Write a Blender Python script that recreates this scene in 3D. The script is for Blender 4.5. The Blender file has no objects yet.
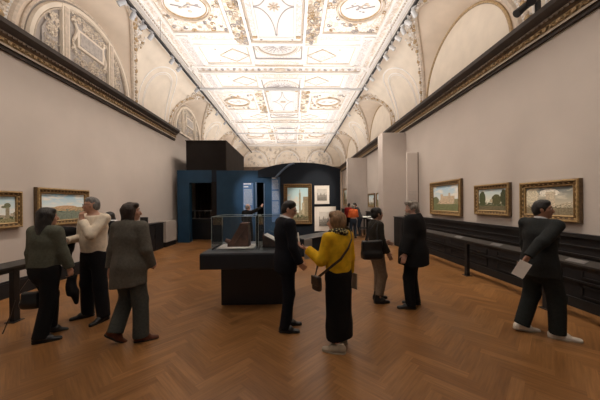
import bpy, math, random
import numpy as np
from mathutils import Vector, Matrix
random.seed(7)
PI = math.pi
C = bpy.context.scene.collection
scene = bpy.context.scene

# ------------------------------------------------------------------ camera
F = 267.0                      # focal length in pixels of the 600 px frame
HC = 1.72                      # eye height
cam = bpy.data.cameras.new('camera')
camo = bpy.data.objects.new('camera', cam)
C.objects.link(camo)
cam.sensor_width = 36.0
cam.lens = F / 600 * 36
cam.shift_y = 0.005
cam.clip_start = 0.05
camo.location = (0, 0, HC)
YAW = math.radians(-1.5)
ROLL = math.radians(-0.5)
RM = Matrix.Rotation(YAW, 3, 'Z') @ Matrix.Rotation(PI/2, 3, 'X') @ Matrix.Rotation(ROLL, 3, 'Z')
camo.rotation_euler = RM.to_euler()
scene.camera = camo

def ray(px, py):
    return RM @ Vector(((px-300)/F, (203-py)/F, -1.0))
def ground(px, py, z=0.0):
    d = ray(px, py); t = (z-HC)/d.z
    return Vector((d.x*t, d.y*t, z))
def aty(px, py, Y):
    d = ray(px, py); t = Y/d.y
    return Vector((d.x*t, Y, HC+d.z*t))

# ------------------------------------------------------------------ materials
def nmat(name):
    m = bpy.data.materials.new(name); m.use_nodes = True
    nt = m.node_tree
    return m, nt, nt.nodes['Principled BSDF']
def node(nt, t, **kw):
    n = nt.nodes.new(t)
    for k, v in kw.items():
        if k in ('op', 'operation'): n.operation = v
        elif k == 'data_type': n.data_type = v
        elif k == 'blend': n.blend_type = v
        elif isinstance(k, str) and k.startswith('i_'): n.inputs[int(k[2:])].default_value = v
        else: n.inputs[k.replace('_', ' ')].default_value = v
    return n
def lk(nt, a, b): nt.links.new(a, b)
def ramp(nt, fac, stops, interp='LINEAR'):
    r = nt.nodes.new('ShaderNodeValToRGB'); r.color_ramp.interpolation = interp
    e = r.color_ramp.elements
    while len(e) < len(stops): e.new(0.5)
    for i, (p, c) in enumerate(stops):
        e[i].position = p; e[i].color = (*c, 1) if len(c) == 3 else c
    if fac is not None: lk(nt, fac, r.inputs['Fac'])
    return r
def mix(nt, fac, a, b, blend='MIX'):
    m = nt.nodes.new('ShaderNodeMix'); m.data_type = 'RGBA'; m.blend_type = blend
    for s, v in ((m.inputs[0], fac), (m.inputs[6], a), (m.inputs[7], b)):
        if hasattr(v, 'links') or hasattr(v, 'is_output'): lk(nt, v, s)
        elif isinstance(v, (int, float)): s.default_value = v
        else: s.default_value = (*v, 1) if len(v) == 3 else v
    return m.outputs[2]
def mth(nt, op, a, b=None, c=None):
    m = nt.nodes.new('ShaderNodeMath'); m.operation = op
    for i, v in enumerate((a, b, c)):
        if v is None: continue
        if isinstance(v, (int, float)): m.inputs[i].default_value = v
        else: lk(nt, v, m.inputs[i])
    return m.outputs[0]

def plain(name, col, rough=0.6, var=0.12, scale=8.0, metallic=0.0, bump=0.0, bscale=60.0, spec=0.5, coat=0.0, stretch=None):
    """a surface of one colour with a little procedural unevenness"""
    m, nt, b = nmat(name)
    tc = nt.nodes.new('ShaderNodeTexCoord')
    src = tc.outputs['Object']
    if stretch:
        mp = nt.nodes.new('ShaderNodeMapping'); mp.inputs['Scale'].default_value = stretch
        lk(nt, src, mp.inputs[0]); src = mp.outputs[0]
    n = node(nt, 'ShaderNodeTexNoise', Scale=scale, Detail=4.0)
    lk(nt, src, n.inputs['Vector'])
    lo = tuple(c*(1-var) for c in col); hi = tuple(min(1, c*(1+var)) for c in col)
    r = ramp(nt, n.outputs['Fac'], [(0.3, lo), (0.7, hi)])
    lk(nt, r.outputs[0], b.inputs['Base Color'])
    b.inputs['Roughness'].default_value = rough
    b.inputs['Metallic'].default_value = metallic
    b.inputs['Specular IOR Level'].default_value = spec
    b.inputs['Coat Weight'].default_value = coat
    if bump:
        n2 = node(nt, 'ShaderNodeTexNoise', Scale=bscale, Detail=3.0)
        lk(nt, src, n2.inputs['Vector'])
        bp = nt.nodes.new('ShaderNodeBump'); bp.inputs['Strength'].default_value = bump
        bp.inputs['Distance'].default_value = 0.01
        lk(nt, n2.outputs['Fac'], bp.inputs['Height']); lk(nt, bp.outputs[0], b.inputs['Normal'])
    return m

M = {}
M['wall'] = plain('wall_paint', (0.475, 0.42, 0.38), 0.9, 0.03, 1.5, bump=0.05, spec=0.2)
M['panel_wall'] = plain('pale_screen', (0.56, 0.50, 0.46), 0.85, 0.03, 2.0, spec=0.2)
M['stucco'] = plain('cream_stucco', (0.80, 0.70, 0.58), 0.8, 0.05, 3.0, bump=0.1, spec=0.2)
M['stucco_white'] = plain('white_stucco', (0.88, 0.84, 0.80), 0.8, 0.03, 4.0, bump=0.1, spec=0.2)  # white stucco of the flat ceiling and raised mouldings
M['stucco_grey'] = plain('grey_relief', (0.47, 0.42, 0.38), 0.8, 0.2, 14.0, bump=0.3, spec=0.2)  # grey grounds of the left lunette panels
M['severy'] = plain('tan_shaded_stucco', (0.72, 0.60, 0.48), 0.8, 0.05, 3.0, bump=0.1, spec=0.2)  # darker beige paint, with some of the vaults' shade put into its colour
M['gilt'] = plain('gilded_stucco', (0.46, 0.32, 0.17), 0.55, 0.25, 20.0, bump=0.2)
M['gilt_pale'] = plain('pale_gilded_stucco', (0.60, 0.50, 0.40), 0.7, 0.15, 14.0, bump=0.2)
M['grey_line'] = plain('grey_stucco', (0.38, 0.35, 0.34), 0.7, 0.1, 14.0)
M['cornice_dark'] = plain('cornice_dark', (0.045, 0.033, 0.026), 0.6, 0.2, 5.0, bump=0.2)
M['cornice_gold'] = plain('cornice_gold', (0.21, 0.135, 0.055), 0.5, 0.5, 14.0, bump=0.6, bscale=25)
M['cornice_brown'] = plain('cornice_brown', (0.13, 0.09, 0.06), 0.6, 0.3, 8.0, bump=0.2)
M['cornice_leaf'] = plain('cornice_leaf', (0.38, 0.25, 0.12), 0.5, 0.4, 20.0, bump=0.4, bscale=40)
M['cornice_line'] = plain('cornice_line', (0.42, 0.35, 0.27), 0.6, 0.1, 8.0)
M['black_wood'] = plain('black_painted_wood', (0.011, 0.010, 0.011), 0.6, 0.2, 5.0, spec=0.3)
M['black_wood_edge'] = plain('black_wood_moulding', (0.015, 0.014, 0.014), 0.5, 0.2, 5.0, spec=0.3)
M['black_metal'] = plain('black_metal', (0.012, 0.012, 0.013), 0.45, 0.2, 10.0, spec=0.4)
M['rail_top'] = plain('dull_dark_rail', (0.035, 0.032, 0.030), 0.4, 0.15, 10.0, metallic=0.2)
M['navy'] = plain('navy_partition', (0.005, 0.010, 0.019), 0.7, 0.1, 2.0, spec=0.3)
M['blue'] = plain('blue_partition', (0.012, 0.045, 0.090), 0.6, 0.12, 2.0, spec=0.3)
M['blue_light'] = plain('light_blue_text_board', (0.085, 0.16, 0.29), 0.6, 0.08, 2.0)
M['blue_edge'] = plain('pale_blue_edge', (0.12, 0.17, 0.25), 0.5, 0.08, 2.0)
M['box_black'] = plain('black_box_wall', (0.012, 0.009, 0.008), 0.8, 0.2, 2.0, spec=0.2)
M['box_brown'] = plain('brown_black_box_wall', (0.03, 0.022, 0.017), 0.8, 0.2, 2.0, spec=0.2)
M['case_black'] = plain('case_dark_lacquer', (0.010, 0.013, 0.018), 0.35, 0.1, 3.0)
M['case_top'] = plain('case_top_slate', (0.05, 0.058, 0.068), 0.35, 0.1, 3.0)
M['white'] = plain('white_matter', (0.85, 0.83, 0.80), 0.6, 0.03, 6.0)
M['paper'] = plain('paper', (0.82, 0.79, 0.74), 0.7, 0.03, 12.0)
M['radiator'] = plain('cream_cover', (0.42, 0.37, 0.33), 0.6, 0.04, 3.0)
M['model_brown'] = plain('dark_brown_leather', (0.10, 0.040, 0.022), 0.5, 0.4, 12.0, bump=0.3)
M['steel'] = plain('grey_steel', (0.30, 0.30, 0.31), 0.35, 0.1, 10.0, metallic=0.8)
M['lamp_grey'] = plain('lamp_housing_grey', (0.33, 0.33, 0.34), 0.4, 0.1, 10.0)
M['lamp_white'] = plain('lamp_housing_white', (0.50, 0.49, 0.48), 0.4, 0.05, 10.0)
M['skin'] = plain('skin', (0.52, 0.29, 0.20), 0.5, 0.08, 30.0)
M['skin_pale'] = plain('skin_pale', (0.60, 0.36, 0.27), 0.5, 0.08, 30.0)
M['skin_tan'] = plain('skin_tan', (0.30, 0.15, 0.09), 0.5, 0.08, 30.0)
M['eye_white'] = plain('eye_white', (0.7, 0.68, 0.65), 0.2, 0.02)
M['iris'] = plain('iris', (0.03, 0.02, 0.015), 0.2, 0.05)
M['lip'] = plain('lip', (0.34, 0.12, 0.10), 0.4, 0.05, 30)

def glass_mat():
    m, nt, b = nmat('display_glass')
    nt.nodes.remove(b)
    out = nt.nodes['Material Output']
    tr = nt.nodes.new('ShaderNodeBsdfTransparent'); tr.inputs[0].default_value = (0.985, 0.99, 0.99, 1)
    gl = nt.nodes.new('ShaderNodeBsdfGlossy'); gl.inputs['Roughness'].default_value = 0.02
    fr = nt.nodes.new('ShaderNodeFresnel'); fr.inputs[0].default_value = 1.45
    mx = nt.nodes.new('ShaderNodeMixShader')
    lk(nt, fr.outputs[0], mx.inputs[0]); lk(nt, tr.outputs[0], mx.inputs[1]); lk(nt, gl.outputs[0], mx.inputs[2])
    lk(nt, mx.outputs[0], out.inputs['Surface'])
    return m
M['glass'] = glass_mat()
M['glass_edge'] = plain('glass_edge_green', (0.30, 0.36, 0.36), 0.2, 0.05)

# ------------------------------------------------------------------ mesh builder
class MB:
    def __init__(s): s.v = []; s.f = []; s.mi = []; s.m = 0
    def add(s, vs, fs, mi=None):
        o = len(s.v); s.v += [tuple(v) for v in vs]
        s.f += [tuple(i+o for i in f) for f in fs]
        s.mi += [s.m if mi is None else mi]*len(fs)
    def box(s, x0, y0, z0, x1, y1, z1, mi=None, T=None):
        vs = [(x, y, z) for z in (z0, z1) for y in (y0, y1) for x in (x0, x1)]
        if T is not None: vs = [tuple(T @ Vector(v)) for v in vs]
        fs = [(0,2,3,1), (4,5,7,6), (0,1,5,4), (2,6,7,3), (0,4,6,2), (1,3,7,5)]
        s.add(vs, fs, mi)
    def tube(s, pts, r, n=8, mi=None, cap=True):
        pts = [Vector(p) for p in pts]; rings = []
        rr = r if isinstance(r, (list, tuple)) else [r]*len(pts)
        for i, p in enumerate(pts):
            d = (pts[min(i+1, len(pts)-1)] - pts[max(i-1, 0)]).normalized()
            a = d.cross(Vector((0, 0, 1)))
            if a.length < 0.05: a = d.cross(Vector((1, 0, 0)))
            a.normalize(); b = d.cross(a)
            rings.append([p + (a*math.cos(2*PI*k/n) + b*math.sin(2*PI*k/n))*rr[i] for k in range(n)])
        vs = [v for r_ in rings for v in r_]; fs = []
        for i in range(len(pts)-1):
            for k in range(n):
                fs.append((i*n+k, i*n+(k+1) % n, (i+1)*n+(k+1) % n, (i+1)*n+k))
        if cap:
            fs.append(tuple(range(n))[::-1]); fs.append(tuple((len(pts)-1)*n+k for k in range(n)))
        s.add(vs, fs, mi)
    def ribbon(s, pts, w, h, fmap=None, closed=False, mi=None):
        """a flat-topped moulding of width w, height h along 2-D pts (u, v); fmap(u, v, height) -> xyz"""
        n = len(pts); vs = []
        for i in range(n):
            if closed: a, b = pts[i-1], pts[(i+1) % n]
            else: a, b = pts[max(i-1, 0)], pts[min(i+1, n-1)]
            dx, dy = b[0]-a[0], b[1]-a[1]; L = math.hypot(dx, dy) or 1
            nx, ny = -dy/L, dx/L; u, v = pts[i]
            for q, hh in ((-.5, 0), (-.32, h), (.32, h), (.5, 0)):
                vs.append(fmap(u+nx*w*q, v+ny*w*q, hh))
        fs = []
        for i in range(n if closed else n-1):
            j = (i+1) % n
            for k in range(3): fs.append((4*i+k, 4*i+k+1, 4*j+k+1, 4*j+k))
        s.add(vs, fs, mi)
    def prism(s, poly, y0, y1, mi=None, axis='y', mis=None):
        """extrude closed polygon; axis y: poly in (x,z); axis x: poly in (y,z); axis z: (x,y)"""
        n = len(poly)
        def P(a, b, t):
            return (a, t, b) if axis == 'y' else ((t, a, b) if axis == 'x' else (a, b, t))
        vs = [P(a, b, y0) for a, b in poly] + [P(a, b, y1) for a, b in poly]
        fs = [tuple(range(n))[::-1], tuple(range(n, 2*n))]
        s.add(vs, fs, mi)
        for i in range(n):
            j = (i+1) % n
            s.add([vs[i], vs[j], vs[n+j], vs[n+i]], [(0, 1, 2, 3)], mis[i] if mis else mi)
    def ball(s, c, r, n=8, mi=None, sc=(1, 1, 1)):
        vs = []; fs = []; m_ = max(4, n//2+1)
        for i in range(m_+1):
            t = PI*i/m_
            for k in range(n):
                a = 2*PI*k/n
                vs.append((c[0]+r*sc[0]*math.sin(t)*math.cos(a), c[1]+r*sc[1]*math.sin(t)*math.sin(a), c[2]+r*sc[2]*math.cos(t)))
        for i in range(m_):
            for k in range(n): fs.append((i*n+k, (i+1)*n+k, (i+1)*n+(k+1) % n, i*n+(k+1) % n))
        s.add(vs, fs, mi)
    def build(s, name, mats, parent=None, bevel=0.0, smooth=False, loc=None, rotz=None):
        me = bpy.data.meshes.new(name); me.from_pydata(s.v, [], s.f)
        for m in (mats if isinstance(mats, (list, tuple)) else [mats]):
            me.materials.append(M[m] if isinstance(m, str) else m)
        if s.mi: me.polygons.foreach_set('material_index', s.mi)
        if smooth: me.polygons.foreach_set('use_smooth', [True]*len(me.polygons))
        me.update()
        o = bpy.data.objects.new(name, me); C.objects.link(o)
        if parent is not None: o.parent = parent
        if loc is not None: o.location = loc
        if rotz is not None: o.rotation_euler.z = rotz
        if bevel:
            b = o.modifiers.new('bevel', 'BEVEL'); b.width = bevel; b.segments = 2; b.limit_method = 'ANGLE'
        return o
def empty(name, loc=(0, 0, 0), rz=0.0):
    o = bpy.data.objects.new(name, None); C.objects.link(o); o.location = loc; o.rotation_euler.z = rz
    o.empty_display_size = 0.1
    return o
def tag(o, label=None, cat=None, group=None, kind=None):
    if label: o['label'] = label
    if cat: o['category'] = cat
    if group: o['group'] = group
    if kind: o['kind'] = kind
    return o
def copy_tree(o, parent=None):
    c = o.copy(); C.objects.link(c)
    if parent is not None: c.parent = parent
    for ch in [x for x in bpy.data.objects if x.parent == o]: copy_tree(ch, c)
    return c
# ================================================================== the room
XL, XR = -5.39, 4.61
Y0, Y1 = -1.2, 25.0
ZC0, ZC1 = HC+2.89, HC+3.36          # cornice
ZTOP = HC+5.3                        # flat ceiling
EL, ER = -4.22, 3.27                 # edges of the flat ceiling
XM = (EL+ER)/2

# ---- floor: oak herringbone, one quad per plank
def make_floor():
    L, w = 0.62, 0.1033; n = 6
    verts, faces, uvs, cols = [], [], [], []
    rs = random.Random(3); c45 = math.cos(PI/4)
    # herringbone in a frame rotated by 45 degrees: plank (i,k)
    for k in range(-20, 190):
        for i in range(-8, 9):
            for hor in (True, False):
                a = k*w + i*L; b = k*w - i*L
                if hor: x0, y0, x1, y1 = a, b, a+L, b+w
                else:   x0, y0, x1, y1 = a, b+w, a+w, b+w+L
                cx, cy = (x0+x1)/2, (y0+y1)/2
                X = (cx-cy)*c45; Y = (cx+cy)*c45
                if X < XL-.4 or X > XR+.4 or Y < Y0-.4 or Y > Y1+.4: continue
                t = rs.random(); uo = rs.random()*9
                q = [(x0, y0), (x1, y0), (x1, y1), (x0, y1)]
                o = len(verts)
                for (x, y) in q: verts.append(((x-y)*c45, (x+y)*c45, 0.0))
                faces.append((o, o+1, o+2, o+3))
                uu = [(0, 0), (L, 0), (L, w), (0, w)] if hor else [(0, 0), (0, w), (L, w), (L, 0)]
                uvs += [(u+uo, v+uo*3) for u, v in uu]; cols += [t]*4
    me = bpy.data.meshes.new('floor'); me.from_pydata(verts, [], faces)
    uv = me.uv_layers.new(name='plank'); uv.data.foreach_set('uv', [c for p in uvs for c in p])
    ca = me.color_attributes.new('tone', 'FLOAT_COLOR', 'CORNER')
    ca.data.foreach_set('color', [c for t in cols for c in (t, t, t, 1)])
    import bmesh
    bm = bmesh.new(); bm.from_mesh(me)
    for co, no in (((XL, 0, 0), (-1, 0, 0)), ((XR, 0, 0), (1, 0, 0)), ((0, Y0, 0), (0, -1, 0)), ((0, Y1, 0), (0, 1, 0))):
        bmesh.ops.bisect_plane(bm, geom=bm.verts[:]+bm.edges[:]+bm.faces[:], plane_co=co, plane_no=no, clear_outer=True)
    bm.to_mesh(me); bm.free()
    m, nt, b = nmat('oak_herringbone')
    uvn = nt.nodes.new('ShaderNodeUVMap'); uvn.uv_map = 'plank'
    at = nt.nodes.new('ShaderNodeAttribute'); at.attribute_name = 'tone'
    mp = nt.nodes.new('ShaderNodeMapping'); mp.inputs['Scale'].default_value = (2.5, 40, 1)
    lk(nt, uvn.outputs[0], mp.inputs[0])
    n = node(nt, 'ShaderNodeTexNoise', Scale=1.0, Detail=5.0); lk(nt, mp.outputs[0], n.inputs['Vector'])
    base = ramp(nt, at.outputs['Fac'], [(0.0, (0.215, 0.098, 0.032)), (0.5, (0.255, 0.120, 0.040)), (1.0, (0.31, 0.150, 0.054))])
    grain = ramp(nt, n.outputs['Fac'], [(0.3, (0.72, 0.70, 0.68)), (0.7, (1.1, 1.1, 1.1))])
    c1 = mix(nt, 1.0, base.outputs[0], grain.outputs[0], 'MULTIPLY')
    tc = nt.nodes.new('ShaderNodeTexCoord')
    n2 = node(nt, 'ShaderNodeTexNoise', Scale=0.9, Detail=3.0); lk(nt, tc.outputs['Object'], n2.inputs['Vector'])
    wear = ramp(nt, n2.outputs['Fac'], [(0.3, (0.85, 0.85, 0.85)), (0.7, (1.1, 1.08, 1.05))])
    c2 = mix(nt, 1.0, c1, wear.outputs[0], 'MULTIPLY')
    lk(nt, c2, b.inputs['Base Color'])
    rr = ramp(nt, n2.outputs['Fac'], [(0.3, (0.30,)*3), (0.7, (0.42,)*3)])
    lk(nt, rr.outputs[0], b.inputs['Roughness'])
    b.inputs['Specular IOR Level'].default_value = 0.4
    me.materials.append(m)
    o = bpy.data.objects.new('floor', me); C.objects.link(o)
    tag(o, kind='structure')
make_floor()
mb = MB(); mb.box(XL-.3, Y0, -.2, XR+.3, Y1+.3, -.012); tag(mb.build('trim_1', 'black_wood'), kind='structure')

# ---- walls
mb = MB(); mb.box(XL-.3, Y0, 0, XL, Y1+.3, ZTOP+.3); tag(mb.build('wall_left', 'wall'), kind='structure')
mb = MB(); mb.box(XR, Y0, 0, XR+.3, Y1+.3, ZTOP+.3); tag(mb.build('wall_right', 'wall'), kind='structure')
mb = MB(); mb.box(XL, Y1, 0, XR, Y1+.3, ZTOP+.3); tag(mb.build('wall_back', 'stucco'), kind='structure')

# ---- cornices
def cornice(side, y0, y1, name):
    X = XL if side < 0 else XR
    sg = 1 if side < 0 else -1     # into the room
    prof = [(0, ZC0), (.05, ZC0), (.06, ZC0+.055), (.10, ZC0+.06), (.10, ZC0+.10), (.075, ZC0+.11), (.085, ZC0+.22),
            (.15, ZC0+.27), (.15, ZC0+.30), (.20, ZC0+.33), (.27, ZC0+.38), (.27, ZC1), (0, ZC1)]
    #       0 dark           1 dark     2 line   3 line   4     5 gold frieze  6 leaf   7      8      9 dark 10 dark
    mis = [0, 0, 0, 1, 1, 2, 3, 3, 0, 0, 0, 0, 0]
    mb = MB(); mb.prism([(X+sg*a, b) for a, b in prof], y0, y1, 0, 'y', mis)
    o = mb.build(name, ['cornice_dark', 'cornice_line', 'cornice_gold', 'cornice_brown'])
    tag(o, kind='structure')
    # relief on the frieze: acanthus scrolls, bead row, dentils
    mb = MB(); rs = random.Random(5)
    y = y0+.1; k = 0
    while y < y1-.1:
        xx = X+sg*.095
        zc = ZC0+.165
        if y > 1:
            mb.ball((xx, y, zc), .042, 6, 0, (.5, 1.1, .9))
            for q in (-1, 1):
                pts = [(xx, y+q*(.06+.05*math.cos(t)), zc+.035*math.sin(t)*(1 if k % 2 else -1)) for t in (2.6, 1.8, 1.0, 0, -1.0)]
                mb.tube(pts, .013, 4, 0, cap=False)
            mb.ball((xx+sg*.012, y+.125, zc-.01), .022, 5, 0, (.6, 1.3, 1))
        y += .25; k += 1
    y = y0+.05
    while y < min(y1, 16):
        mb.box(X+sg*.15-.012, y, ZC0+.245, X+sg*.15+.012, y+.045, ZC0+.285, 1)
        y += .09
    mb.build('cornice_relief', ['cornice_leaf', 'cornice_brown'], o)
cornice(-1, Y0, 12.3, 'trim_2')
cornice(1, Y0, Y1, 'trim_3')
# the right cornice's soffit carries a plain gilt panel strip (smooth in the middle of the room)

# ---- cove vault with lunettes
BAYS = [0.45, 7.2, 13.95, 20.7]
def arch_h(y, hw, rise):
    h = 0.0
    for yc in BAYS:
        t = abs(y-yc)/hw
        if t < 1: h = rise*math.sqrt(1-t*t)
    return h
RW, RGH = 1.78, 1.95                # half width of the wall arch / of the groin arch on the vault
HW_, HG_ = 1.68, 1.92               # rises
def cove_x(side, z):
    a = (EL-XL) if side < 0 else (XR-ER)
    s = max(0.0, min(1.0, (z-ZC1)/(ZTOP-ZC1)))
    off = a*(1-math.sqrt(max(0.0, 1-s*s)))
    return (XL+off) if side < 0 else (XR-off)
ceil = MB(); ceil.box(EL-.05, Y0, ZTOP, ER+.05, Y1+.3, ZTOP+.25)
ceiling = tag(ceil.build('ceiling', 'stucco_white'), kind='structure')

def make_cove(side):
    n = 26; ys = []
    y = Y0
    while y < Y1: ys.append(y); y += .06
    ys.append(Y1)
    mb = MB(); vs = []
    for y in ys:
        zl = ZC1+arch_h(y, RGH, HG_)
        s0 = (zl-ZC1)/(ZTOP-ZC1)
        p0 = math.asin(min(1, s0))
        for i in range(n+1):
            p = p0+(PI/2-p0)*i/n
            z = ZC1+(ZTOP-ZC1)*math.sin(p)
            vs.append((cove_x(side, z), y, z))
    fs = [(j*(n+1)+i, j*(n+1)+i+1, (j+1)*(n+1)+i+1, (j+1)*(n+1)+i) for j in range(len(ys)-1) for i in range(n)]
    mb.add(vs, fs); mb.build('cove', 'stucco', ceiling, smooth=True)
    # severies: the little vaults from the wall arch to the groin
    X = XL if side < 0 else XR
    mb = MB(); line = MB(); sg = 1 if side < 0 else -1
    for yc in BAYS:
        N = 40; K = 6; vs = []
        for i in range(N+1):
            t = PI*i/N
            wy, wz = yc-RW*math.cos(t), ZC1+HW_*math.sin(t)
            gy, gz = yc-RGH*math.cos(t), ZC1+HG_*math.sin(t)
            gx = cove_x(side, gz)
            for k in range(K+1):
                q = k/K; bulge = .0
                vs.append((X+(gx-X)*q, wy+(gy-wy)*q, wz+(gz-wz)*q))
        mb.add(vs, [(i*(K+1)+k, i*(K+1)+k+1, (i+1)*(K+1)+k+1, (i+1)*(K+1)+k) for i in range(N) for k in range(K)])
        # roll mouldings: groin (with beads) and wall arch
        g = []; wv = []
        for i in range(49):
            t = PI*i/48
            gz = ZC1+HG_*math.sin(t); g.append((cove_x(side, gz)+sg*.01, yc-RGH*math.cos(t), gz))
            wv.append((X+sg*.03, yc-(RW-.02)*math.cos(t), ZC1+(HW_-.02)*math.sin(t)))
        line.tube(g, .06, 6, 0, cap=False); line.tube(wv, .034, 6, 1, cap=False)
        if yc < 15:
            for i in range(90):
                t = PI*(i+.5)/90; gz = ZC1+(HG_+.10)*math.sin(t); 
                line.ball((cove_x(side, min(gz, ZTOP-.01))+sg*.02, yc-(RGH+.10)*math.cos(t), min(gz, ZTOP-.03)), .026, 4, 2)
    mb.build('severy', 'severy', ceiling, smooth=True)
    line.build('arch_moulding', ['gilt_pale', 'gilt' if side > 0 else 'gilt_pale', 'stucco_white'], ceiling)
    # mid-bay painted arches and garlands on the cove
    def fm(u, v, h):        # u = y, v = angle on the cove
        z = ZC1+(ZTOP-ZC1)*math.sin(v); x = cove_x(side, z)
        return (x+sg*h*math.cos(v*.8), u, z-h*math.sin(v))
    orn = MB(); rs = random.Random(11)
    for yc in [b+3.375 for b in BAYS]+[BAYS[0]-3.375]:
        # a panel arch that narrows upwards
        for dy, w in ((.0, .03), (.34, .025)):
            orn.ribbon([(yc+(.62-dy)*q+.0, v) for q, v in [(-1, .03+.0*i) for i in range(1)]] + [], .01, .0, fm) if False else None
        for hw, top, w in ((1.12, 1.18, .04), (.86, 1.02, .03), (.80, .97, .015)):
            pts = []
            for i in range(31):
                t = PI*i/30
                pts.append((yc-hw*math.cos(t), .05+top*math.sin(t)**.8))
            orn.ribbon(pts, w, .02, fm, mi=0)
        for q in (-1, 1):          # garland chain following the groin
            k = 0; v = .10
            while v < 1.35:
                z = ZC1+(ZTOP-ZC1)*math.sin(v)
                # y of the groin at this height
                s = min(1, (z-ZC1)/HG_); off = RGH*math.sqrt(max(0, 1-s*s))
                half = 3.375-off
                yy = yc+q*(half-.20)
                c = fm(yy, v, .02)
                orn.ball(c, .038+.02*(k % 3 == 0), 5, 1 if k % 3 else 3, (1, 1.2, 1.2))
                if k % 3 == 0:
                    for e in (-1, 1): orn.ball(fm(yy+e*.06, v+.02, .02), .024, 4, 2)
                v += .055; k += 1
        # cluster of stucco ornament at the top of the pier
        for k in range(150):
            v = rs.uniform(1.0, 1.5); z = ZC1+(ZTOP-ZC1)*math.sin(v)
            s = min(1, (z-ZC1)/HG_); off = RGH*math.sqrt(max(0, 1-s*s)) if s < 1 else 0
            q = rs.choice((-1, 1)); half = 3.375-off
            yy = yc+q*(half-rs.uniform(0.05, .5+.9*(v-1.0)))
            c = fm(yy, v, .02)
            if rs.random() < .5: orn.ball(c, rs.uniform(.025, .055), 5, rs.choice((1, 2, 3)))
            else:
                r0 = rs.uniform(.06, .12); a0 = rs.uniform(0, 6)
                pts = [fm(yy+r0*(1-i/9)*math.cos(a0+i*.7), v+.45*r0*(1-i/9)*math.sin(a0+i*.7), .02) for i in range(7)]
                orn.tube(pts, .014, 4, rs.choice((1, 2)), cap=False)
    orn.build('stucco_garland', ['stucco_white', 'gilt_pale', 'stucco_white', 'gilt'], ceiling)
make_cove(-1); make_cove(1)

# ---- lunettes (the wall plane itself closes them); left ones carry grey relief, the right ones are plain
def lunette_left(yc, detail):
    X = XL+.02
    fm = lambda u, v, h: (X+h, yc+u, ZC1+v)
    o = MB()
    R1, R2 = RW-.16, HW_-.16
    pts = [(-R1*math.cos(PI*i/40), R2*math.sin(PI*i/40)) for i in range(41)]
    o.ribbon(pts, .13, .07, fm, mi=0)
    o.ribbon([(-.95*R1*math.cos(PI*i/40), .95*R2*math.sin(PI*i/40)) for i in range(41)], .04, .05, fm, mi=1)
    for u in (-.78, .78):
        hh = R2*math.sqrt(1-(u/R1)**2)
        o.box(X, yc+u-.10, ZC1, X+.08, yc+u+.10, ZC1+hh, 0)
        o.box(X+.08, yc+u-.055, ZC1+.05, X+.095, yc+u+.055, ZC1+hh-.05, 1)
    o.box(X, yc-R1, ZC1, X+.06, yc+R1, ZC1+.09, 0)
    # grey grounds
    def ground_piece(u0, u1, r):
        n = 14; vs = []
        for i in range(n+1):
            u = u0+(u1-u0)*i/n; hh = max(.02, r*R2*math.sqrt(max(0, 1-(u/(R1*r))**2)))
            vs += [fm(u, .12, .012), fm(u, max(.13, hh), .012)]
        o.add(vs, [(2*i, 2*i+2, 2*i+3, 2*i+1) for i in range(n)], 2)
    ground_piece(-.62, .62, .88); ground_piece(-1.33, -.94, .88); ground_piece(.94, 1.33, .88)
    # cartouche
    o.box(X+.01, yc-.46, ZC1+.55, X+.09, yc+.46, ZC1+1.0, 3)
    o.box(X+.09, yc-.38, ZC1+.61, X+.10, yc+.38, ZC1+.94, 2)
    for q in (-1, 1):
        o.tube([fm(q*(.50+.06*math.sin(t*2)), .45+.65*t/PI, .06) for t in [PI*i/12 for i in range(13)]], .035, 6, 3)
        for s_ in (.42, 1.1):
            o.tube([fm(q*(.52+.09*(1-i/10)*math.cos(i*.7)), s_+.09*(1-i/10)*math.sin(i*.7), .06) for i in range(9)], .022, 5, 3)
    rs = random.Random(int(yc*10))
    for k in range(detail):
        q = rs.choice((-1, 1)); reg = rs.random()
        if reg < .33: u, v = rs.uniform(0, .55), rs.uniform(1.08, 1.34)
        elif reg < .55: u, v = rs.uniform(0, .6), rs.uniform(.16, .5)
        else: u = rs.uniform(.96, 1.26); v = rs.uniform(.16, .85*R2*math.sqrt(1-(u/R1)**2))
        r0 = rs.uniform(.04, .10); a0 = rs.uniform(0, 6); w = rs.choice((-1, 1))
        o.tube([fm(q*u+r0*(1-i/9)*math.cos(a0+w*i*.75), v+r0*(1-i/9)*math.sin(a0+w*i*.75), .03) for i in range(8)],
               .011, 4, rs.choice((4, 4, 3, 5)), cap=False)
        if rs.random() < .3: o.ball(fm(q*u, v, .03), rs.uniform(.02, .035), 5, rs.choice((3, 5)))
    o.build('lunette_relief', ['stucco', 'gilt_pale', 'stucco_grey', 'stucco', 'stucco', 'gilt_pale'], ceiling)
for yc, d in ((BAYS[1], 200), (BAYS[2], 120), (BAYS[3], 50)): lunette_left(yc, d)
def lunette_right(yc):
    X = XR-.02
    o = MB(); n = 30
    vs = [(X, yc, ZC1)] + [(X, yc-(RW-.06)*math.cos(PI*i/n), ZC1+(HW_-.06)*math.sin(PI*i/n)) for i in range(n+1)]
    o.add(vs, [(0, i+1, i+2) for i in range(n)])
    o.build('lunette_panel', 'stucco', ceiling)
for yc in BAYS: lunette_right(yc)

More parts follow.
